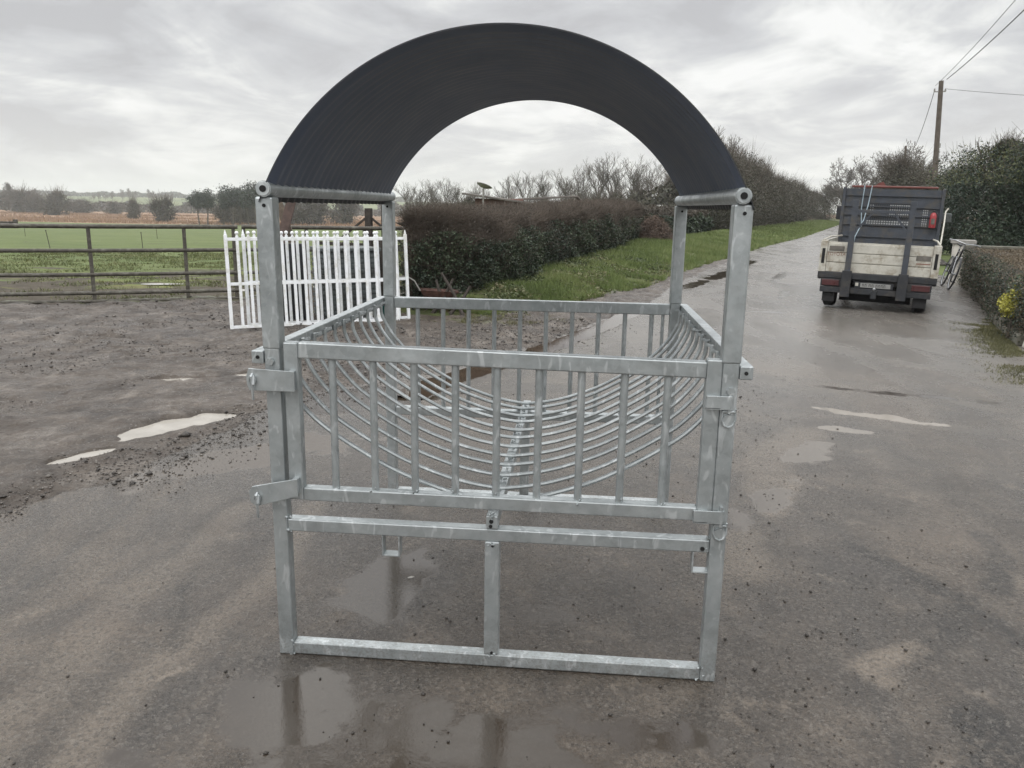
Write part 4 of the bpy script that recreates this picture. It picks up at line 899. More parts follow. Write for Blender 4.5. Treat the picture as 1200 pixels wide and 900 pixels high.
# uprights at the spacing the photo shows
dg = (GB-GA).normalized(); Lg1 = (mid_-GA).length
def tproj(px, dist_line): pass
def hit(px):  # where the bearing of column px crosses the gate line
    t_ = (px-600)/FPX*.9775; d = FH+RH*t_; den = d.x*dg.y-d.y*dg.x; k = ((GA.x-CAM.x)*dg.y-(GA.y-CAM.y)*dg.x)/den; return CAM.xy+d.xy*k
def lg(px): h_ = hit(px); return (Vector((h_.x,h_.y,0))-GA).length
field_gate(GA, mid_, 'long brown steel five-rail field gate left of the white gates', [.006, lg(97)/Lg1, lg(210)/Lg1, .99])
field_gate(GA.lerp(GB,.706), GB, 'brown steel field gate half hidden behind the white gates, its end by the hedge', [.01,.35,.68,.99])
r = empty('gate_post', hit(442).to_3d()+Vector((.05,.15,0))); MB().box(-.06,.06,-.06,.06,-.2,1.62).build('post', M['timber_dark'], r, .008); tag(r, 'dark square timber gate post just left of the rear feeder post', 'post')
hp = hit(484); r = empty('gate_post', (hp.x,hp.y,0)); MB().tube([(0,0,-.2),(.01,0,1.28)], .045, 10).build('post', M['timber_dark'], r); tag(r, 'thin dark gate post in front of the left end of the hedge', 'post')
# braced strainer post in the field
hp = at(428.5, 14.2); zt_ = terr(hp.x,hp.y); r = empty('strainer_post', (hp.x,hp.y,zt_), -.1)
MB().box(-.055,.055,-.055,.055,-.2,1.52).build('post', M['timber_dark'], r, .006)
for s_ in (-1,1): MB().bar((s_*.04,0,1.36),(s_*.62,0,.92),.035,.035).build('brace', M['timber_dark'], r)
MB().bar((-1.0,0,.90),(1.0,0,.86),.05,.06).build('cross_rail', M['timber_dark'], r)
tag(r, 'dark timber post with two slanting braces, standing behind the white gates', 'post')
# crossed timbers
hp = at(334, 11.6); r = empty('crossed_timbers', (hp.x,hp.y,0), .2)
MB().bar((-.20,0,1.78),(.34,.1,.0),.11,.045,(0,1,0)).build('grey_plank', M['timber'], r, .004)
MB().bar((.10,-.06,1.70),(-.40,-.1,.0),.13,.05,(0,1,0)).build('red_plank', M['timber_red'], r, .004)
tag(r, 'two planks crossing in an X behind the white gates, one grey and one reddish', 'timber')
for i, (px, dd_, hh, ln_) in enumerate([(50,34,.75,.12),(160,36,.7,.03),(268,36,.7,-.02),(95,52,.7,0),(22,60,.7,0),(178,60,.7,.02)]):
    p = at(px, dd_); z = terr(p.x,p.y); r = empty('fence_stake', (p.x,p.y,z)); MB().tube([(0,0,-.05),(-ln_,0,hh)], .016, 6).build('stake', M['timber_dark'], r)
    MB().blob((-ln_,0,hh), .03, 1).build('insulator', M['blackplastic'], r)
    tag(r, ['leaning thin stake in the grass, seen between the left gate uprights and the left edge','thin upright stake seen between the two visible uprights of the long gate','thin stake in the grass near the left end of the white gates','thin far stake right behind the left upright of the long gate','far thin stake close to the left edge of the field','far thin stake slightly right of the one between the uprights'][i], 'stake', 'thin fence stakes in the field')
# a dark stack at the far left edge of the field
p = at(4, 120); r = empty('timber_stack', (p.x,p.y,terr(p.x,p.y))); mb = MB(); mb.box(-1.4,.4,-.5,.5,0,1.0).box(.9,1.3,-.3,.3,0,1.3); mb.build('stack', M['timber_dark'], r, .05); tag(r, 'small dark stack at the left edge, on the near side of the bog', 'stack')

# ------------------------------------------------------------------ white picket gates leaning together
def picket_gate(p, q_, label, ndiv, back=0.0, htop=1.11):
    r = empty('white_gate', p, math.atan2(q_.y-p.y, q_.x-p.x)); L = (q_-p).length; r.rotation_euler = (R(-6.0), 0, math.atan2(q_.y-p.y, q_.x-p.x))
    rails = (.035,.565,htop)
    for k, z in enumerate(rails): MB().box(.02, L-.02, -.012, .012, z-.019, z+.019).build('rail', M['white'], r, .003)
    for x in (0.0, L):
        mb = MB().box(x-.020,x+.020,-.019,.019,.012,1.165); st = mb.build('stile', M['white'], r, .003)
        mb = MB().lathe([(.016,0),(.014,.02),(.004,.058)], (x,0,1.165), 'z', 4).build('point', M['white'], st)
    for k in range(1, ndiv):
        x = L*k/ndiv; mb = MB().box(x-.0165,x+.0165,-.0175,.0175,.018,1.150); pk = mb.build('picket', M['white'], r, .002)
        mb = MB(); mb.lathe([(.010,0),(.012,.010),(.010,.018)], (x,0,1.148), 'z', 10); mb.blob((x,0,1.186), .024, 2); mb.build('ball_finial', M['white'], pk, smooth=True)
    tag(r, label, 'gate', 'white picket gates'); return r
picket_gate(Vector((-4.045,6.95,0)), Vector((-2.215,8.06,0)), 'front white metal picket gate with ball finials, the one reaching furthest left', 16)
picket_gate(Vector((-3.935,7.21,0)), Vector((-2.12,8.29,0)), 'rear white metal picket gate of the leaning pair, sticking out at the right end', 16)
# things stored behind them
dgx = Vector((1.83,1.11,0)).normalized(); rzg = math.atan2(dgx.y, dgx.x)
r = empty('black_board', (-3.60,8.05,0), rzg); MB().box(-.21,.13,-.04,.04,0,1.02).build('board', M['blackplastic'], r, .01); MB().box(-.02,.0,-.055,-.04,.04,.98).build('batten', M['blackplastic'], r, .004)
tag(r, 'tall black plastic board standing behind the white gates', 'board')
r = empty('grey_water_tank', (-3.03,8.42,0), rzg); w_ = .40; Hh = .93
mb = MB()
for k in range(13): z = k*.07; mb.box(-w_,w_,-.3,.3,z,z+.050); mb.box(-w_+.018,w_-.018,-.285,.285,z+.045,z+.075)
mb.build('ribbed_body', M['greycrate'], r, .006); MB().box(-w_-.02,w_+.02,-.32,.32,Hh-.005,Hh+.04).build('rim', M['greycrate'], r, .01); tag(r, 'grey ribbed plastic tank behind the white gates', 'tank')
r = empty('timber_post', (-2.62,8.72,0), .3); MB().box(-.05,.05,-.05,.05,0,1.08).build('post', M['timber_dark'], r, .006); MB().box(.12,.2,-.05,.03,0,.95).build('slat', M['timber_red'], r, .006); tag(r, 'dark post with a reddish slat, behind the right half of the white gates', 'post')
r = empty('teal_can', (-2.50,8.55,0)); MB().lathe([(.07,0),(.08,.01),(.08,.2),(.05,.24),(.02,.26)], (0,0,0), 'z', 16).build('body', M['teal'], r, smooth=True); MB().tube([(.0,-.05,.25),(0,-.04,.31),(0,.04,.31),(0,.05,.25)], .009, 6).build('handle', M['blackplastic'], r); tag(r, 'small teal can on the ground behind the white gates', 'can')
r = empty('hay_rake_wheel', (-3.05,9.3,.55), .5); pts = [(.52*math.cos(a),0,.52*math.sin(a)) for a in np.linspace(0,2*math.pi,29)[:-1]]; MB().tube(pts, .014, 6, closed=True).build('rim', M['timber_dark'], r)
for k in range(10):
    a = k*math.pi/5; MB().tube([(0,0,0),(.6*math.cos(a),0,.6*math.sin(a))], .007, 5).build('tine', M['timber_dark'], r)
tag(r, 'dark spoked wheel of old farm machinery behind the white gates', 'machinery')
# rusty wheelbarrow with branches
r = empty('wheelbarrow', (-2.02,8.98,0), .25); r.scale = (.72,.72,.72)
pts = [(.15*math.cos(a)-.12,0,.16+.15*math.sin(a)) for a in np.linspace(0,2*math.pi,21)[:-1]]; wl = MB().tube(pts, .022, 8, closed=True).build('wheel', M['blackplastic'], r, smooth=True); MB().tube([(-.12,-.05,.16),(-.12,.05,.16)], .03, 10).build('hub', M['rust'], wl)
for s_ in (-1,1): MB().tube([(-.14,s_*.06,.16),(.12,s_*.16,.26),(.42,s_*.22,.40),(.72,s_*.24,.46)], .014, 8).build('handle', M['gatebrown'], r, smooth=True)
MB().add([(.02,-.16,.26),(.46,-.18,.30),(.46,.18,.30),(.02,.16,.26),(-.12,-.27,.50),(.66,-.28,.46),(.66,.28,.46),(-.12,.27,.50)], [(0,3,2,1),(0,1,5,4),(1,2,6,5),(2,3,7,6),(3,0,4,7)]).build('tray', M['rust'], r)
for s_ in (-1,1): MB().tube([(.4,s_*.2,.38),(.46,s_*.2,0.0),(.3,s_*.19,.3)], .012, 6).build('leg', M['rust'], r)
tag(r, 'rusty wheelbarrow parked against the left end of the hedge', 'wheelbarrow')
r = empty('bent_pipe', (-2.42,8.62,0), .1); MB().tube([(0,0,.0),(-.0,0,.50),(.05,.02,.56),(.20,.05,.56),(.30,.06,.50),(.38,.07,.36)], .011, 8).build('pipe', M['capgrey'], r, smooth=True); tag(r, 'thin pale bent pipe arching beside the right end of the white gates', 'pipe')
r = empty('cut_branches', (-1.66,8.85,0)); rnd = random.Random(4)
for a, b in (((-.25,0,0),(.05,.1,.52)),((.22,-.05,0),(-.12,.1,.60)),((.02,-.02,.02),(.3,.1,.42)),((-.1,0,0),(-.2,.1,.5))):
    MB().tube([a, ((a[0]+b[0])/2+.03,(a[1]+b[1])/2,(a[2]+b[2])/2), b], [.03,.026,.018], 7).build('branch', M['timber_dark'], r, smooth=True)
tag(r, 'dark cut branches crossed against the foot of the hedge', 'branches')

# ------------------------------------------------------------------ sheds, house
def shed(name, p, rz, parts, label):
    r = empty(name, p, rz)
    for nm, mat, args in parts: MB().add(*args).build(nm, M[mat], r, .01)
    tag(r, label, 'shed'); return r
def boxa(x0,x1,y0,y1,z0,z1):
    m_ = MB().box(x0,x1,y0,y1,z0,z1); return (m_.v, m_.f)
def slab(pts, t_=.06): # top face points -> slab
    vs = list(pts)+[(x,y,z-t_) for x,y,z in pts]; return (vs, [(0,1,2,3),(7,6,5,4),(0,4,5,1),(1,5,6,2),(2,6,7,3),(3,7,4,0)])
p = at(595, 26); z = terr(p.x,p.y)
r1 = shed('lean_to_shed', (p.x-.6,p.y,z), .08, [('wall','redbrick',boxa(-.55,1.0,0,2.2,0,1.80-z)), ('roof','tinroof',slab([(-.95,-.35,1.97-z),(1.6,-.35,1.66-z),(1.6,2.6,1.70-z),(-.95,2.6,2.0-z)]))], 'low lean-to shed with red brown wall and sloping tin roof above the hedge')
p = at(655, 27); z = terr(p.x,p.y)
r2 = shed('tin_roof_shed', (p.x,p.y,z), .05, [('wall','tinroof',boxa(-.95,.75,0,2.5,0,1.72-z)), ('roof','tinroof',slab([(-1.9,-.25,1.80-z),(.50,-.25,1.96-z),(.50,2.6,1.98-z),(-1.9,2.6,1.82-z)])), ('gable','tinroof',slab([(.50,-.25,1.95-z),(.85,-.25,1.66-z),(.85,2.6,1.66-z),(.50,2.6,1.97-z)]))], 'shed with a shallow peaked tin roof behind the hedge, right of the lean-to')
p = at(563, 25.4); z = terr(p.x,p.y); r = empty('dish_aerial', (p.x,p.y,z)); MB().tube([(-.03,0,0),(0,0,2.10-z)], .028, 8).build('mast', M['capgrey'], r)
mb = MB().lathe([(.02,-.05),(.14,-.03),(.24,.02),(.25,.03),(.02,-.02)], (0,0,0), 'z', 20); d_ = mb.build('dish', M['capgrey'], r, smooth=True); d_.location = (.02,0,2.16-z); d_.rotation_euler = (R(-14),R(16),0)
tag(r, 'grey dish on a thin mast above the hedge, left of the shed roofs', 'dish')
def house(p, rz, w_, dp, h, label, yoff=0):
    z = terr(p.x,p.y); r = empty('white_house', (p.x,p.y,z), rz)
    MB().box(-w_/2,w_/2,0,dp,0,h).build('wall', M['housewhite'], r)
    rf_ = MB().add([(-w_/2-.2,-.3,h),(w_/2+.2,-.3,h),(w_/2+.2,dp/2,h+1.0),(-w_/2-.2,dp/2,h+1.0),(w_/2+.2,dp+.3,h),(-w_/2-.2,dp+.3,h)], [(0,1,2,3),(3,2,4,5),(0,3,5),(1,4,2)]).build('roof', M['slate'], r)
    MB().box(w_*.35,w_*.45,dp/2-.3,dp/2+.3,h+.6,h+1.5).build('chimney', M['housewhite'], rf_)
    for x in (-w_*.3, 0, w_*.3):
        f_ = MB().box(x-.5,x+.5,-.03,.02,.9,2.1).build('window', M['glassdark'], r); MB().box(x-.55,x+.55,-.08,.0,.80,.88).build('sill', M['housewhite'], f_)
    tag(r, label, 'house')
house(at(752,78), .1, 5.0, 6, 2.1, 'white house glimpsed under the bare trees behind the second hedge')
house(at(822,74), -.1, 2.6, 5, 2.3, 'small white building glimpsed between the rear and front right feeder posts')

# ------------------------------------------------------------------ utility poles and wires
def pole(px, dist, h, label, r0=.15):
    p = at(px, dist); r = empty('utility_pole', (p.x,p.y,0)); lean = -.056*h
    MB().tube([(0,0,-.1),(lean*.5,0,h*.5),(lean,0,h)], [r0,r0*.88,r0*.72], 12).build('shaft', M['pole'], r, smooth=True)
    ci = MB(); ci.bar((lean-.30,0,h-.52),(lean+.28,0,h-.50),.06,.05); a_ = ci.build('bracket', M['capgrey'], r, .005)
    for s_ in (-.27,.25): MB().lathe([(.03,0),(.05,.03),(.03,.06),(.045,.1),(.01,.13)], (lean+s_,0,h-.49), 'z', 8).build('insulator', M['capgrey'], a_)
    MB().box(-.22,-.12,-.1,.1,h*.60,h*.60+.22).build('connection_box', M['capgrey'], r, .01)
    tag(r, label, 'utility pole', 'utility poles along the lane'); return Vector((p.x+lean,p.y,h-.38))
a1 = pole(1090, 42, 8.05, 'nearer wooden utility pole right behind the lorry, rising above the conifers')
a2 = pole(1053.5, 83, 8.20, 'further, smaller wooden utility pole left of the near one', .15)
a0_ = Vector((6.9, 2.4, 8.4))
def wire(a, b, sag, label, rr=.013):
    pts = []
    for i in range(25): t_ = i/24; v = a.lerp(b, t_); v.z -= sag*4*t_*(1-t_); pts.append(v)
    o = MB().tube(pts, rr, 5).build('overhead_wire', M['cable'], smooth=True); tag(o, label, 'wire', 'overhead wires')
wire(a1+Vector((.25,0,.45)), Vector((8.25,3.0,9.4)), .5, 'thicker overhead wire running from the near pole up to the top edge', .018)
wire(a1+Vector((-.25,0,.15)), Vector((7.3,3.0,9.6)), .55, 'thinner overhead wire running beside the thicker one to the top edge', .010)
wire(a1+Vector((-.25,0,0)), a2+Vector((.2,0,0)), 1.3, 'sagging wire between the two utility poles', .016)
wire(a1+Vector((.25,0,0)), Vector((34,30,6.2)), .5, 'thin wire going from the near pole out to the right edge', .010)
wire(a2, at(985,170,7.0), 1.0, 'wire continuing beyond the further pole', .014)

# ------------------------------------------------------------------ right side: pillars, wall, low hedge, shrub
def pillar(p, rz, w_, h, label, cap=True):
    r = empty('gate_pillar', p, rz); MB().box(-w_/2,w_/2,-w_/2,w_/2,-.02,h).build('shaft', M['wallwhite'], r, .015)
    if cap: MB().box(-w_/2-.05,w_/2+.05,-w_/2-.05,w_/2+.05,h+.001,h+.09).build('cap', M['capgrey'], r, .012)
    tag(r, label, 'pillar')
pillar((9.35,17.9,0), R(-20), .42, .86, 'white rendered gate pillar with a grey cap just behind the bicycle')
r = empty('garden_wall', (9.0,16.9,0), R(-20)); MB().box(-.02,1.3,-.12,.12,0,.80).build('wall', M['wallwhite'], r, .01); MB().box(-.05,1.34,-.16,.16,.801,.86).build('coping', M['stone'], r, .01); tag(r, 'short white rendered wall between the pillar and the low hedge', 'wall')
r = empty('stone_post', (5.62,7.35,0), .2); mb = MB().add([(-.10,-.12,0),(.2,-.12,0),(.2,.12,0),(-.10,.12,0),(-.06,-.09,.30),(.16,-.09,.36),(.16,.09,.34),(-.06,.09,.29)], [(0,3,2,1),(4,5,6,7),(0,1,5,4),(1,2,6,5),(2,3,7,6),(3,0,4,7)]); mb.build('stone', M['wallwhite'], r, .02); tag(r, 'pale lichened stone at the right edge below the yellow shrub', 'stone')
# kerb wall under the low hedge
root = empty('kerb_wall', (0,0,0)); mb = MB(); ys_ = np.arange(7.6,16.8,.42)
for i, v in enumerate(ys_):
    x = float(right_x(v)); x2 = float(right_x(v+.42)); h = .13+.03*math.sin(i*2.3); a = random.uniform(-.01,.01)
    mb.add([(x+a,v,0),(x+.14,v,0),(x2+.14,v+.40,0),(x2+a,v+.40,0),(x+a,v,h),(x+.14,v,h),(x2+.14,v+.40,h),(x2+a,v+.40,h)], [(0,3,2,1),(4,5,6,7),(0,1,5,4),(1,2,6,5),(2,3,7,6),(3,0,4,7)])
mb.build('stones', M['stone'], root, .012); tag(root, 'low line of mossy kerb stones at the foot of the low hedge', 'kerb wall')
def low_hedge():
    rng = np.random.default_rng(55); root = empty('low_clipped_hedge', (0,0,0)); y0, y1, dp, hh = 7.55, 16.6, 2.6, .82
    vs = []; fs = []
    for i, v in enumerate(np.linspace(y0,y1,24)):
        x = float(right_x(v)); vs += [(x+.17,v,0),(x+.13,v,hh-.12),(x+.24,v,hh-.05),(x+dp,v,hh-.05),(x+dp,v,0)]
    for i in range(23):
        for k in range(4): fs.append((i*5+k,(i+1)*5+k,(i+1)*5+k+1,i*5+k+1))
    fs += [tuple(range(5)), tuple(range(115,120))]
    MB().add(vs,fs).build('woody_core', M['hedgesoil'], root)
    n = 36000; y = rng.uniform(y0,y1,n); x = right_x(y)+.09+.07*rng.normal(size=n)+.16*(fbm(y,y*0+2,1.6,4,8)-.5); z = rng.uniform(.04,hh,n); br = rng.uniform(0,1,n)+.6*(fbm(y,z*2,1.8,3,18)-.5) > .55
    Vv, Ff = leaf_quads(np.stack([x,y,z],1)[~br], .017, .6, rng); npmesh('side_leaves', Vv, Ff, M['ivy'], root); Vv, Ff = leaf_quads(np.stack([x,y,z],1)[br], .014, .5, rng); npmesh('brown_side_leaves', Vv, Ff, M['clip'], root)
    n = 5000; y = rng.uniform(y0,y1,n); A = np.stack([right_x(y)+.08+.05*rng.normal(size=n),y,rng.uniform(.05,hh,n)],1); B = A+rng.normal(size=(n,3))*[.05,.05,.05]+[-.03,0,.04]; Vv, Ff = strips(A,B,.0022,rng); npmesh('side_twigs', Vv, Ff, M['bark_far'], root)
    n = 5200; y = rng.uniform(y0,y1,n); x = right_x(y)+.06+.05*rng.normal(size=n); z = rng.uniform(.25,hh-.1,n)
    Vv, Ff = leaf_quads(np.stack([x,y,z],1), .016, .6, rng); npmesh('pale_leaves', Vv, Ff, M['silverleaf'], root)
    n = 70000; y = rng.uniform(y0,y1,n); x = right_x(y)+.08+rng.uniform(0,1,n)*(dp-.1); z = hh-.04+rng.normal(0,.022,n)+.13*(fbm(x,y,1.5,4,5)-.5)-.10*np.clip(1-(x-right_x(y))/.25,0,1); Vv, Ff = leaf_quads(np.stack([x,y,z],1), .014, .6, rng); npmesh('clipped_top', Vv, Ff, M['clip'], root)
    n = 5000; y = np.full(n,y0)+rng.normal(0,.05,n); x = right_x(y)+rng.uniform(.1,dp,n); z = rng.uniform(0,hh,n); Vv, Ff = leaf_quads(np.stack([x,y,z],1), .02, .6, rng); npmesh('end_leaves', Vv, Ff, M['ivy'], root)
    tag(root, 'low flat-topped hedge on the right with a brown clipped top', 'hedge')
low_hedge()
def shrub(name, p, rad, h, n, ls, mat, label, z0=.0, seed=9):
    rng = np.random.default_rng(seed); r = empty(name, p); d = rng.normal(size=(n,3)); d /= np.linalg.norm(d,axis=1)[:,None]; u = rng.uniform(.45,1.05,n)[:,None]; k = (1+.5*(fbm(d[:,0]*4,d[:,1]*4+d[:,2]*3,1,3,seed)-.5)*2)[:,None]
    P = d*u*k*[rad,rad,h/2]+[0,0,z0+h/2]; Vv, Ff = leaf_quads(P, ls, .6, rng); npmesh('leaves', Vv, Ff, M[mat], r)
    A = np.zeros((22,3))+rng.normal(size=(22,3))*[.03,.03,0]; B = np.stack([rng.uniform(-rad,rad,22)*.7, rng.uniform(-rad,rad,22)*.7, z0+h*rng.uniform(.3,.8,22)],1); Vv, Ff = strips(A,B,.007,rng); npmesh('stems', Vv, Ff, M['bark'], r)
    tag(r, label, 'shrub'); return r
shrub('yellow_shrub', (5.75,8.15,0), .19, .40, 2600, .019, 'yellow', 'bright yellow variegated shrub in front of the low hedge', .25)
shrub('pale_leaved_shrub', (5.95,7.95,0), .30, .62, 1800, .020, 'silverleaf', 'dark shrub with pale glossy leaves right of and under the yellow one', .02, 10)

# ------------------------------------------------------------------ bicycle leaning on the wall
bk = empty('bicycle', (8.30,15.75,0), rot=(0,0,0))
def ring(c, rad, rr, n=36): return [(c[0]+rad*math.cos(a), c[1], c[2]+rad*math.sin(a)) for a in np.linspace(0,2*math.pi,n+1)[:-1]]
M['bikeblack'] = simple('black_bike_paint', (.015,.015,.017), .35, bump=0); M['chrome'] = simple('pale_bike_metal', (.34,.35,.36), .4, .7, bump=0)
for x, nm in ((0,'front_wheel'),(1.05,'rear_wheel')):
    wl = MB().tube(ring((x,0,.34), .325, .018), .018, 8, closed=True).build(nm, M['blackplastic'], bk, smooth=True); MB().tube(ring((x,0,.34), .30, .008), .010, 6, closed=True).build('rim', M['chrome'], wl, smooth=True)
    mb = MB()
    for k in range(14): a = k*math.pi/7; mb.tube([(x+.02*math.cos(a),(-1)**k*.025,.34+.02*math.sin(a)),(x+.30*math.cos(a+.2),0,.34+.30*math.sin(a+.2))], .0018, 4)
    mb.build('spokes', M['chrome'], wl); MB().tube([(x,-.05,.34),(x,.05,.34)], .02, 8).build('hub', M['chrome'], wl)
mb = MB()
for a, b, rr in (((.20,0,.78),(.62,0,.80),.016),((.22,0,.70),(.55,0,.32),.019),((.64,0,.84),(.55,0,.32),.016),((.55,0,.32),(1.05,0,.34),.011),((.63,0,.78),(1.05,0,.34),.010),((.17,0,.86),(.23,0,.66),.018)): mb.tube([a,b], rr, 8)
mb.build('frame', M['bikeblack'], bk, smooth=True)
mb = MB()
for s_ in (-1,1): mb.tube([(.23,s_*.045,.68),(.10,s_*.05,.50),(0,s_*.05,.34)], .011, 6)
mb.tube([(.23,-.06,.68),(.23,.06,.68)], .014, 6); mb.build('fork', M['chrome'], bk, smooth=True)
MB().tube([(.17,0,.84),(.14,0,.96)], .013, 8).build('stem', M['chrome'], bk); MB().tube([(.26,-.30,.99),(.16,-.20,1.0),(.13,0,.97),(.16,.20,1.0),(.26,.30,.99)], .012, 8).build('handlebar', M['chrome'], bk, smooth=True)
MB().add([(.52,-.02,.93),(.78,-.08,.95),(.80,0,.96),(.78,.08,.95),(.52,.02,.93),(.66,0,.89)], [(0,1,2,3,4),(0,5,1),(1,5,2),(2,5,3),(3,5,4),(4,5,0)]).build('saddle', M['blackplastic'], bk); MB().tube([(.645,0,.84),(.65,0,.92)], .012, 6).build('seat_post', M['chrome'], bk)
mb = MB(); mb.lathe([(.085,-.004),(.085,.004)], (.55,-.05,.32), 'y', 20); mb.bar((.55,-.07,.32),(.60,-.07,.16),.02,.012); mb.bar((.55,.07,.32),(.50,.07,.48),.02,.012); mb.box(.56,.64,-.16,-.07,.145,.17); mb.box(.46,.54,.07,.16,.47,.495); mb.build('crankset', M['bikeblack'], bk)
bk.rotation_euler = (R(-17), 0, 0)
q1 = Matrix.Rotation(R(74), 4, 'Z') @ Matrix.Rotation(R(14), 4, 'X'); bk.rotation_euler = q1.to_euler(); bk.location = (7.85,14.95,.005)
tag(bk, 'black bicycle with silver forks leaning against the wall beside the pillar', 'bicycle')
#@@TRUCK@@
# ------------------------------------------------------------------ small flatbed lorry
TR = empty('flatbed_lorry', (0,0,0)); hd = R(-21.5)
TR.rotation_euler = (Matrix.Rotation(hd,4,'Z') @ Matrix.Rotation(R(1.2),4,'Y')).to_euler(); TR.location = (4.90,10.80,.004); TR.scale = (.905,1,1)
tag(TR, 'small dropside lorry with cream plank tailboard seen from behind on the lane', 'lorry')
M['cream'] = simple('worn_cream_paint', (.47,.455,.40), .6, var=.10, scale=9, dirt=(.27,.235,.18), dscale=7, bump=.3)
M['navy'] = simple('dull_dark_blue_steel', (.046,.053,.066), .55, var=.2, scale=7, dirt=(.075,.07,.062), dscale=5)
M['chassis'] = simple('black_chassis', (.020,.022,.026), .6, var=.3, scale=9, dirt=(.05,.045,.04), dscale=6)
M['redcab'] = simple('red_cab_paint', (.14,.040,.033), .4, var=.1)
M['tyre'] = simple('tyre_rubber', (.014,.014,.015), .8, var=.3, scale=20)
M['lens'] = simple('dirty_red_lens', (.062,.016,.017), .35, var=.2)
M['plate'] = simple('dirty_number_plate', (.26,.26,.25), .5, var=.12)
M['ink'] = simple('plate_characters', (.03,.03,.03), .6, bump=0)
M['winglass'] = simple('cab_window_glass', (.16,.17,.175), .15, var=.1, bump=0)
M['exred'] = simple('extinguisher_red', (.30,.035,.04), .35, var=.1)
W2 = .965; ZB, ZT = .585, 1.075
fl = MB().box(-W2,W2,.03,2.85,ZB-.13,ZB-.02).build('bed_floor', M['chassis'], TR, .008)
# tailboard: three hollow planks
tb = MB().box(-W2+.12,W2-.12,-.012,.012,ZB,ZT-.01).build('tailboard', M['cream'], TR, .003)
for k in range(3):
    z0 = ZB+.003+k*.157
    MB().box(-W2+.122,W2-.122,-.026,-.0125,z0,z0+.140).build('plank', M['cream'], tb, .006)
M['recess'] = simple('dark_recess', (.13,.12,.105), .8, var=.3)  # darker flat tone for the tailboard panels and the extinguisher label
MB().box(-W2+.15,-W2+.40,-.030,-.0262,ZB+.335,ZB+.415).build('recess_panel', M['recess'], tb)
MB().box(W2-.37,W2-.14,-.030,-.0262,ZB+.250,ZB+.330).build('recess_panel', M['recess'], tb)
def text(s, size, mat, parent, loc, name='lettering', ext=.001, rot=(R(90),0,0)):
    c = D.curves.new(name,'FONT'); c.body = s; c.size = size; c.extrude = ext; c.align_x = 'CENTER'; o = D.objects.new('tmp', c); col.objects.link(o)
    bpy.context.view_layer.update(); me = D.meshes.new_from_object(o.evaluated_get(bpy.context.evaluated_depsgraph_get())); D.objects.remove(o); me.materials.clear(); me.materials.append(mat)
    n = D.objects.new(name, me); col.objects.link(n); n.parent = parent; n.location = loc; n.rotation_euler = rot; return n
M['brownink'] = simple('faded_brown_lettering', (.20,.10,.07), .7, bump=0)
text('TOYOTA', .075, M['brownink'], tb, (-W2+.275,-.028,ZB+.262))
MB().box(W2-.36,W2-.14,-.0275,-.0262,ZB+.196,ZB+.212).build('faded_strip', M['brownink'], tb)
for s_ in (-1,1):
    cp_ = MB().box(*sorted((s_*(W2-.118), s_*W2)), -.034, .045, ZB-.005, ZT+.005).build('corner_post', M['cream'], TR, .008)
    MB().box(*sorted((s_*(W2-.085), s_*(W2-.035))), -.038, -.033, ZB+.13, ZB+.37).build('latch_slot', M['hole'], cp_)
    MB().box(*sorted((s_*(W2-.022), s_*(W2+.006))), .05, 2.80, ZB, ZT-.01).build('side_board', M['cream'], TR, .006)
    MB().tube([(s_*(W2-.03),.02,ZT+.01),(s_*(W2-.06),.9,ZT+.045),(s_*(W2-.10),2.70,ZT+.02)], .016, 6).build('side_rail', M['cream'], TR, smooth=True)
mb = MB().box(-W2-.0,W2,-.03,.10,ZB-.10,ZB-.008).build('rear_beam', M['chassis'], TR, .006)
# headboard in front of the cab
HY = 2.80; HT = 2.03
hb = MB()
hb.box(-.90,-.42,HY,HY+.03,ZB,HT-.05).box(.42,.90,HY,HY+.03,ZB,HT-.05).box(-.42,.42,HY,HY+.03,ZB,1.28).box(-.42,.42,HY,HY+.03,1.72,HT-.05)
H_ = hb.build('headboard', M['navy'], TR, .002)
for z in (1.10,1.32,1.50,1.66,1.86): MB().bar((-.90,HY-.015,z),(.90,HY-.015,z),.03,.022).build('crossbar', M['navy'], H_)
for x in (-.93,.93): MB().bar((x,HY-.01,ZB),(x-.0,HY-.01,HT-.03),.06,.05,(0,1,0)).build('side_post', M['navy'], H_, .004)
MB().box(-.42,.42,HY+.005,HY+.02,1.28,1.72)
MB().box(-.41,.41,HY+.07,HY+.075,1.285,1.715).build('rear_window', M['winglass'], TR)
mb = MB()
for i in range(21): x = -.41+.041*i; mb.box(x-.007,x+.007,HY+.010,HY+.016,1.285,1.715)
for i in range(11): z = 1.30+.041*i; mb.box(-.42,.42,HY+.008,HY+.013,z-.006,z+.006)
mb.build('window_mesh', M['navy'], H_)
for x0 in (-.40,-.02): MB().box(x0+.03,x0+.33,HY+.002,HY+.006,1.46,1.66).build('mesh_panel', M['navy'], H_)
for x0,w_,z0,z1 in ((.60,.10,1.30,1.62),(-.42,.05,1.50,1.68)):
    for i in range(3):
        for k in range(int((z1-z0)/.04)): pass
mbh = MB()
for i in range(3):
    for k in range(8): mbh.box(.60+.036*i,.60+.036*i+.020,HY-.004,HY-.0005,1.32+.040*k,1.342+.040*k)
for i in range(18):
    for k in range(2): mbh.box(-.44+.048*i,-.44+.048*i+.028,HY-.004,HY-.0005,1.335+.040*k,1.360+.040*k)
for i in range(9):
    for k in range(6): mbh.box(-.02+.042*i,-.02+.042*i+.022,HY-.004,HY-.0005,1.475+.040*k,1.497+.040*k)
for i in range(2):
    for k in range(5): mbh.box(-.40+.30*0+.045*i,-.40+.045*i+.02,HY-.004,HY-.0005,1.49+.045*k,1.51+.045*k)
mbh.build('perforations', simple('light_through_holes', (.34,.35,.35), .5, bump=0), H_)
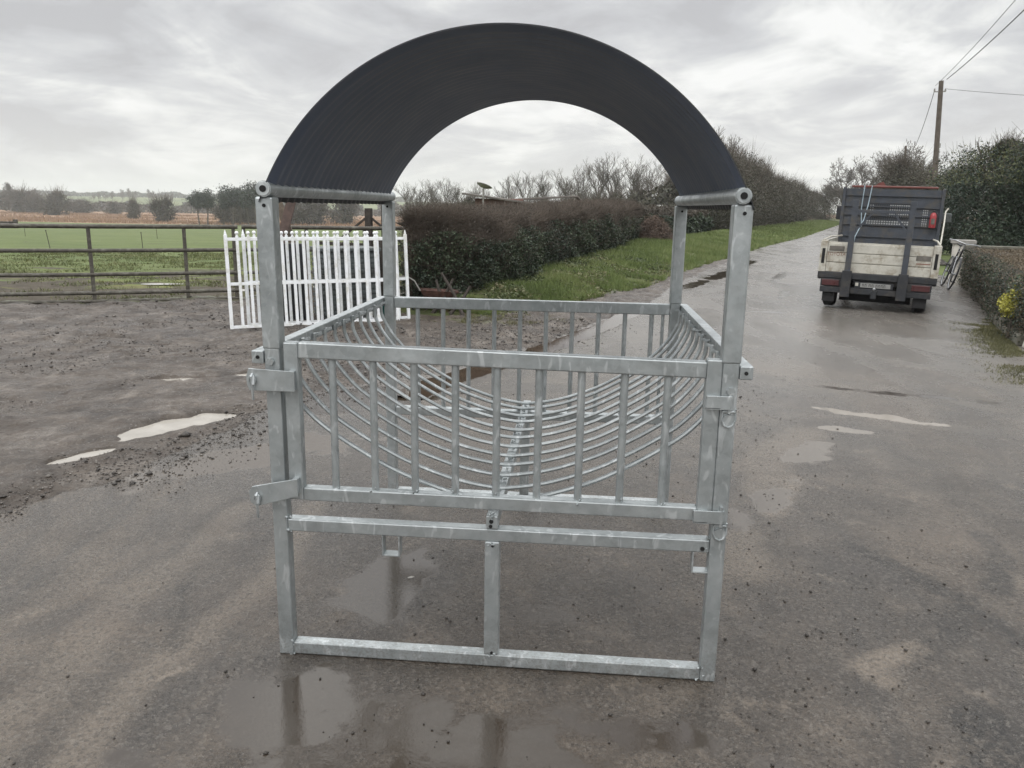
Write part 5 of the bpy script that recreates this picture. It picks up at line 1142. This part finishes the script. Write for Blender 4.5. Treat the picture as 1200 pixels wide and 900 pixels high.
# cab
cb_ = MB().add([(-.86,2.95,.45),(.86,2.95,.45),(.86,4.6,.45),(-.86,4.6,.45),(-.86,2.95,1.4),(.86,2.95,1.4),(.86,4.6,1.25),(-.86,4.6,1.25),(-.80,2.98,1.99),(.80,2.98,1.99),(.80,4.05,1.99),(-.80,4.05,1.99)],
 [(0,3,2,1),(0,1,5,4),(1,2,6,5),(2,3,7,6),(3,0,4,7),(4,5,9,8),(5,6,10,9),(6,7,11,10),(7,4,8,11),(8,9,10,11)]).build('cab', M['redcab'], TR, .03)
MB().box(-.80,.82,HY-.01,3.05,HT-.028,HT+.010).build('roof_edge', M['redcab'], cb_, .01)
MB().add([(-.37,2.9,HT+.005),(-.15,2.9,HT+.005),(-.22,2.9,HT+.09),(-.31,2.9,HT+.05),(-.37,3.0,HT+.005),(-.15,3.0,HT+.005),(-.22,3.0,HT+.09),(-.31,3.0,HT+.05)], [(0,1,2,3),(7,6,5,4),(0,4,5,1),(1,5,6,2),(2,6,7,3),(3,7,4,0)]).build('roof_beacon_bracket', M['redcab'], cb_)
MB().box(-.81,.81,3.02,4.0,1.45,1.95)
for s_ in (-1,1):
    MB().add([(s_*.866,3.1,1.42),(s_*.866,4.1,1.38),(s_*.815,3.9,1.98),(s_*.815,3.1,1.98)], [(0,1,2,3)]).build('side_window', M['glassdark'], cb_)
    mr = MB().tube([(s_*.86,4.2,1.35),(s_*1.02,4.15,1.40),(s_*1.06,4.1,1.55)], .012, 6).build('mirror_arm', M['cream'], TR, smooth=True)
    MB().box(*sorted((s_*.99,s_*1.17)),4.06,4.12,1.38 if s_ < 0 else 1.40,1.66 if s_ < 0 else 1.58).build('mirror_head', M['chassis' if s_ < 0 else 'greycrate'], mr, .02)
MB().tube([(.955,.9,ZT),(.985,1.8,1.40),(.99,2.1,1.60),(1.03,2.15,1.66)], .014, 6).build('bent_rod', M['cream'], TR, smooth=True)
# wheels
def wheel(x, y, w_, r_=.335):
    wl = MB().lathe([(r_*.55,-w_/2),(r_*.90,-w_/2),(r_,-w_/2+.03),(r_,w_/2-.03),(r_*.90,w_/2),(r_*.55,w_/2)], (x,y,r_-.005), 'x', 32).build('wheel', M['tyre'], TR, smooth=True)
    MB().lathe([(r_*.54,-w_/2+.02),(r_*.50,-.02),(.08,.0),(.08,.03),(r_*.50,.02),(r_*.54,w_/2-.02)], (x,y,r_-.005), 'x', 24).build('rim', M['capgrey'], wl, smooth=True)
for s_ in (-1,1): wheel(s_*.745, .38, .21); wheel(s_*.72, 3.55, .19)
MB().tube([(-.7,.38,.33),(.7,.38,.33)], .05, 10).build('axle', M['chassis'], TR)
mb = MB().box(-.36,-.28,.05,4.2,.40,.50).box(.28,.36,.05,4.2,.40,.50).box(-.28,.28,.30,.36,.42,.48).box(-.28,.28,2.3,2.36,.42,.48); mb.build('chassis_rails', M['chassis'], TR)
MB().box(-.60,.60,.50,.52,.09,.40).build('rubber_valance', M['tyre'], TR)
MB().box(-.52,.52,.55,1.0,.34,.45).build('spare_carrier', M['chassis'], TR, .03)
# rear bumper, lights, plate, hitch, mudflap
bp = MB().box(-.90,.90,-.045,.005,.255,.345).build('bumper', M['chassis'], TR, .006)
for s_ in (-1,1):
    lp_ = MB().box(*sorted((s_*.50,s_*.90)),-.035,.03,.350,.475).build('light_panel', M['chassis'], TR, .005); MB().box(*sorted((s_*.585,s_*.875)),-.050,-.036,.365,.460).build('tail_light', M['lens'], lp_, .008)
pl_ = MB().box(-.33,.30,-.030,-.015,.352,.452).build('number_plate_holder', M['chassis'], TR, .003); MB().box(-.23,.26,-.036,-.031,.368,.436).build('number_plate', M['plate'], pl_, .002)
mb = MB(); xx = -.20
for w_ in (.03,.03,.012,.035,.03,.012,.03,.03,.03,.03):
    if w_ > .02: mb.box(xx,xx+w_*.28,-.0375,-.0362,.382,.424); mb.box(xx,xx+w_,-.0375,-.0362,.414,.424); mb.box(xx+w_*.7,xx+w_,-.0376,-.0362,.382,.408)
    xx += w_+.012
mb.build('plate_characters', M['ink'], pl_)
MB().box(-.315,-.265,-.0335,-.0305,.385,.435).build('plate_light', M['cream'], pl_, .004)
ht = MB().box(-.04,.05,-.10,.1,.20,.33).build('tow_hitch', M['chassis'], TR, .006); MB().blob((.005,-.09,.355), .028, 2).build('tow_ball', M['chrome'], ht, smooth=True)
for s_ in (-1,1): MB().box(*sorted((s_*.64,s_*.85)),.02,.03,.10,.30).build('mudflap', M['tyre'], TR, .002)
# upright rack at the tail
MB().add([(-.55,-.075,.20),(-.42,-.075,.20),(-.42,-.075,ZB+.02),(-.55,-.075,ZB+.02),(-.55,-.055,.20),(-.42,-.055,.20),(-.42,-.055,ZB+.02),(-.55,-.055,ZB+.02)], [(0,1,2,3),(7,6,5,4),(0,4,5,1),(1,5,6,2),(2,6,7,3),(3,7,4,0)])
rk = MB()
for x in (-.47,.44): rk.bar((x,-.085,.55),(x+.0,-.085,1.72),.065,.045,(0,1,0))
RK = rk.v; 
for x in (-.47,.44):
    MB().bar((x,-.085,.50),(x,-.085,1.73),.095,.05,(0,1,0)).build('rack_upright', M['navy'], TR, .004)
    MB().bar((x,-.100,.20),(x,-.100,.62),.16,.03,(0,1,0)).build('rack_foot', M['chassis'], TR, .004)
rb = MB().bar((-.44,-.085,1.56),(.41,-.085,1.56),.04,.045).build('rack_crossbar', M['navy'], TR, .003)
MB().bar((-.18,-.085,1.54),(-.45,-.085,1.22),.03,.03).build('rack_brace', M['navy'], rb); MB().bar((.17,-.085,1.54),(.42,-.085,1.22),.03,.03).build('rack_brace', M['navy'], rb)
# rope hanging over the headboard and extinguisher strapped to it (things of their own, at the lorry's tilt)
MT = (Matrix.Translation(TR.location) @ TR.rotation_euler.to_matrix().to_4x4() @ Matrix.Diagonal((.905,1,1,1)))
def onlorry(name, p):
    r = empty(name, MT @ Vector(p)); r.rotation_euler = TR.rotation_euler; return r
r = onlorry('blue_rope', (-.55,HY-.05,HT)); M['rope'] = simple('pale_blue_rope', (.32,.40,.45), .8, bump=0)
MB().tube([(-.02,.06,.0),(0,-.01,.01),(-.01,-.02,-.4),(.03,-.04,-.75)], .009, 6).build('strand', M['rope'], r, smooth=True)
MB().tube([(.12,.06,.0),(.13,-.01,.01),(.10,-.02,-.35),(.06,-.06,-.62),(-.05,-.20,-.95),(-.06,-.3,-1.15)], .009, 6).build('strand', M['rope'], r, smooth=True)
tag(r, 'pale blue rope hanging over the lorry headboard on the left', 'rope')
r = onlorry('fire_extinguisher', (.80,HY-.08,1.30)); r.scale = (.72,.72,.72); MB().lathe([(.02,0),(.075,.01),(.08,.05),(.08,.30),(.06,.36),(.025,.39)], (0,0,0), 'z', 18).build('cylinder', M['exred'], r, smooth=True)
vv = MB().lathe([(.025,.38),(.025,.42),(.035,.43),(.01,.45)], (0,0,0), 'z', 12).build('valve', M['chassis'], r); MB().bar((-.05,0,.44),(.06,0,.46),.02,.012).build('lever', M['chassis'], vv); MB().tube([(.03,0,.42),(.09,-.02,.36),(.085,-.02,.10)], .010, 6).build('hose', M['chassis'], r, smooth=True)
MB().box(-.04,.045,-.086,-.080,.10,.24).build('instruction_label', M['recess'], r)
tag(r, 'red fire extinguisher strapped to the right side of the lorry headboard', 'fire extinguisher')
# washer lying on the road, scraps
mb = MB(); n_ = 18; vs = []
for z in (.0005,.0035):
    for rr in (.0048,.0125): vs += [(rr*math.cos(2*math.pi*k/n_), rr*math.sin(2*math.pi*k/n_), z) for k in range(n_)]
fs = []
for k in range(n_):
    j = (k+1)%n_; fs += [(k,j,n_+j,n_+k),(2*n_+k,3*n_+k,3*n_+j,2*n_+j),(n_+k,n_+j,3*n_+j,3*n_+k),(k,2*n_+k,2*n_+j,j)]
o = mb.add(vs,fs).build('washer', M['white']); o.location = (-.05,-.655,.001); tag(o, 'small pale round washer lying on the wet road in front of the feeder', 'washer')
o = MB().add([(0,0,.001),(.03,.004,.003),(.045,.022,.004),(.02,.018,.012),(-.008,.012,.002)], [(0,1,2,3,4)]).build('paper_scrap', M['capgrey']); o.scale = (.6,.6,.6); o.location = (-.43,.62,.001); tag(o, 'white paper scrap on the wet tarmac inside the feeder frame', 'litter')
for o in list(scene.objects):
    if 'used' in o: del o['used']
# ------------------------------------------------------------------ damp winter air
t = D.materials.new('damp_air'); t.use_nodes = True; nt = t.node_tree; nt.nodes.clear(); oo = nt.nodes.new('ShaderNodeOutputMaterial'); pv = nt.nodes.new('ShaderNodeVolumePrincipled')
pv.inputs['Color'].default_value = (.985,.99,1.0,1); pv.inputs['Density'].default_value = .00036; pv.inputs['Anisotropy'].default_value = .2; nt.links.new(pv.outputs[0], oo.inputs['Volume'])
hz = MB().box(-2400,2600,-420,3300,-9,70).build('haze', t); tag(hz, kind='stuff')
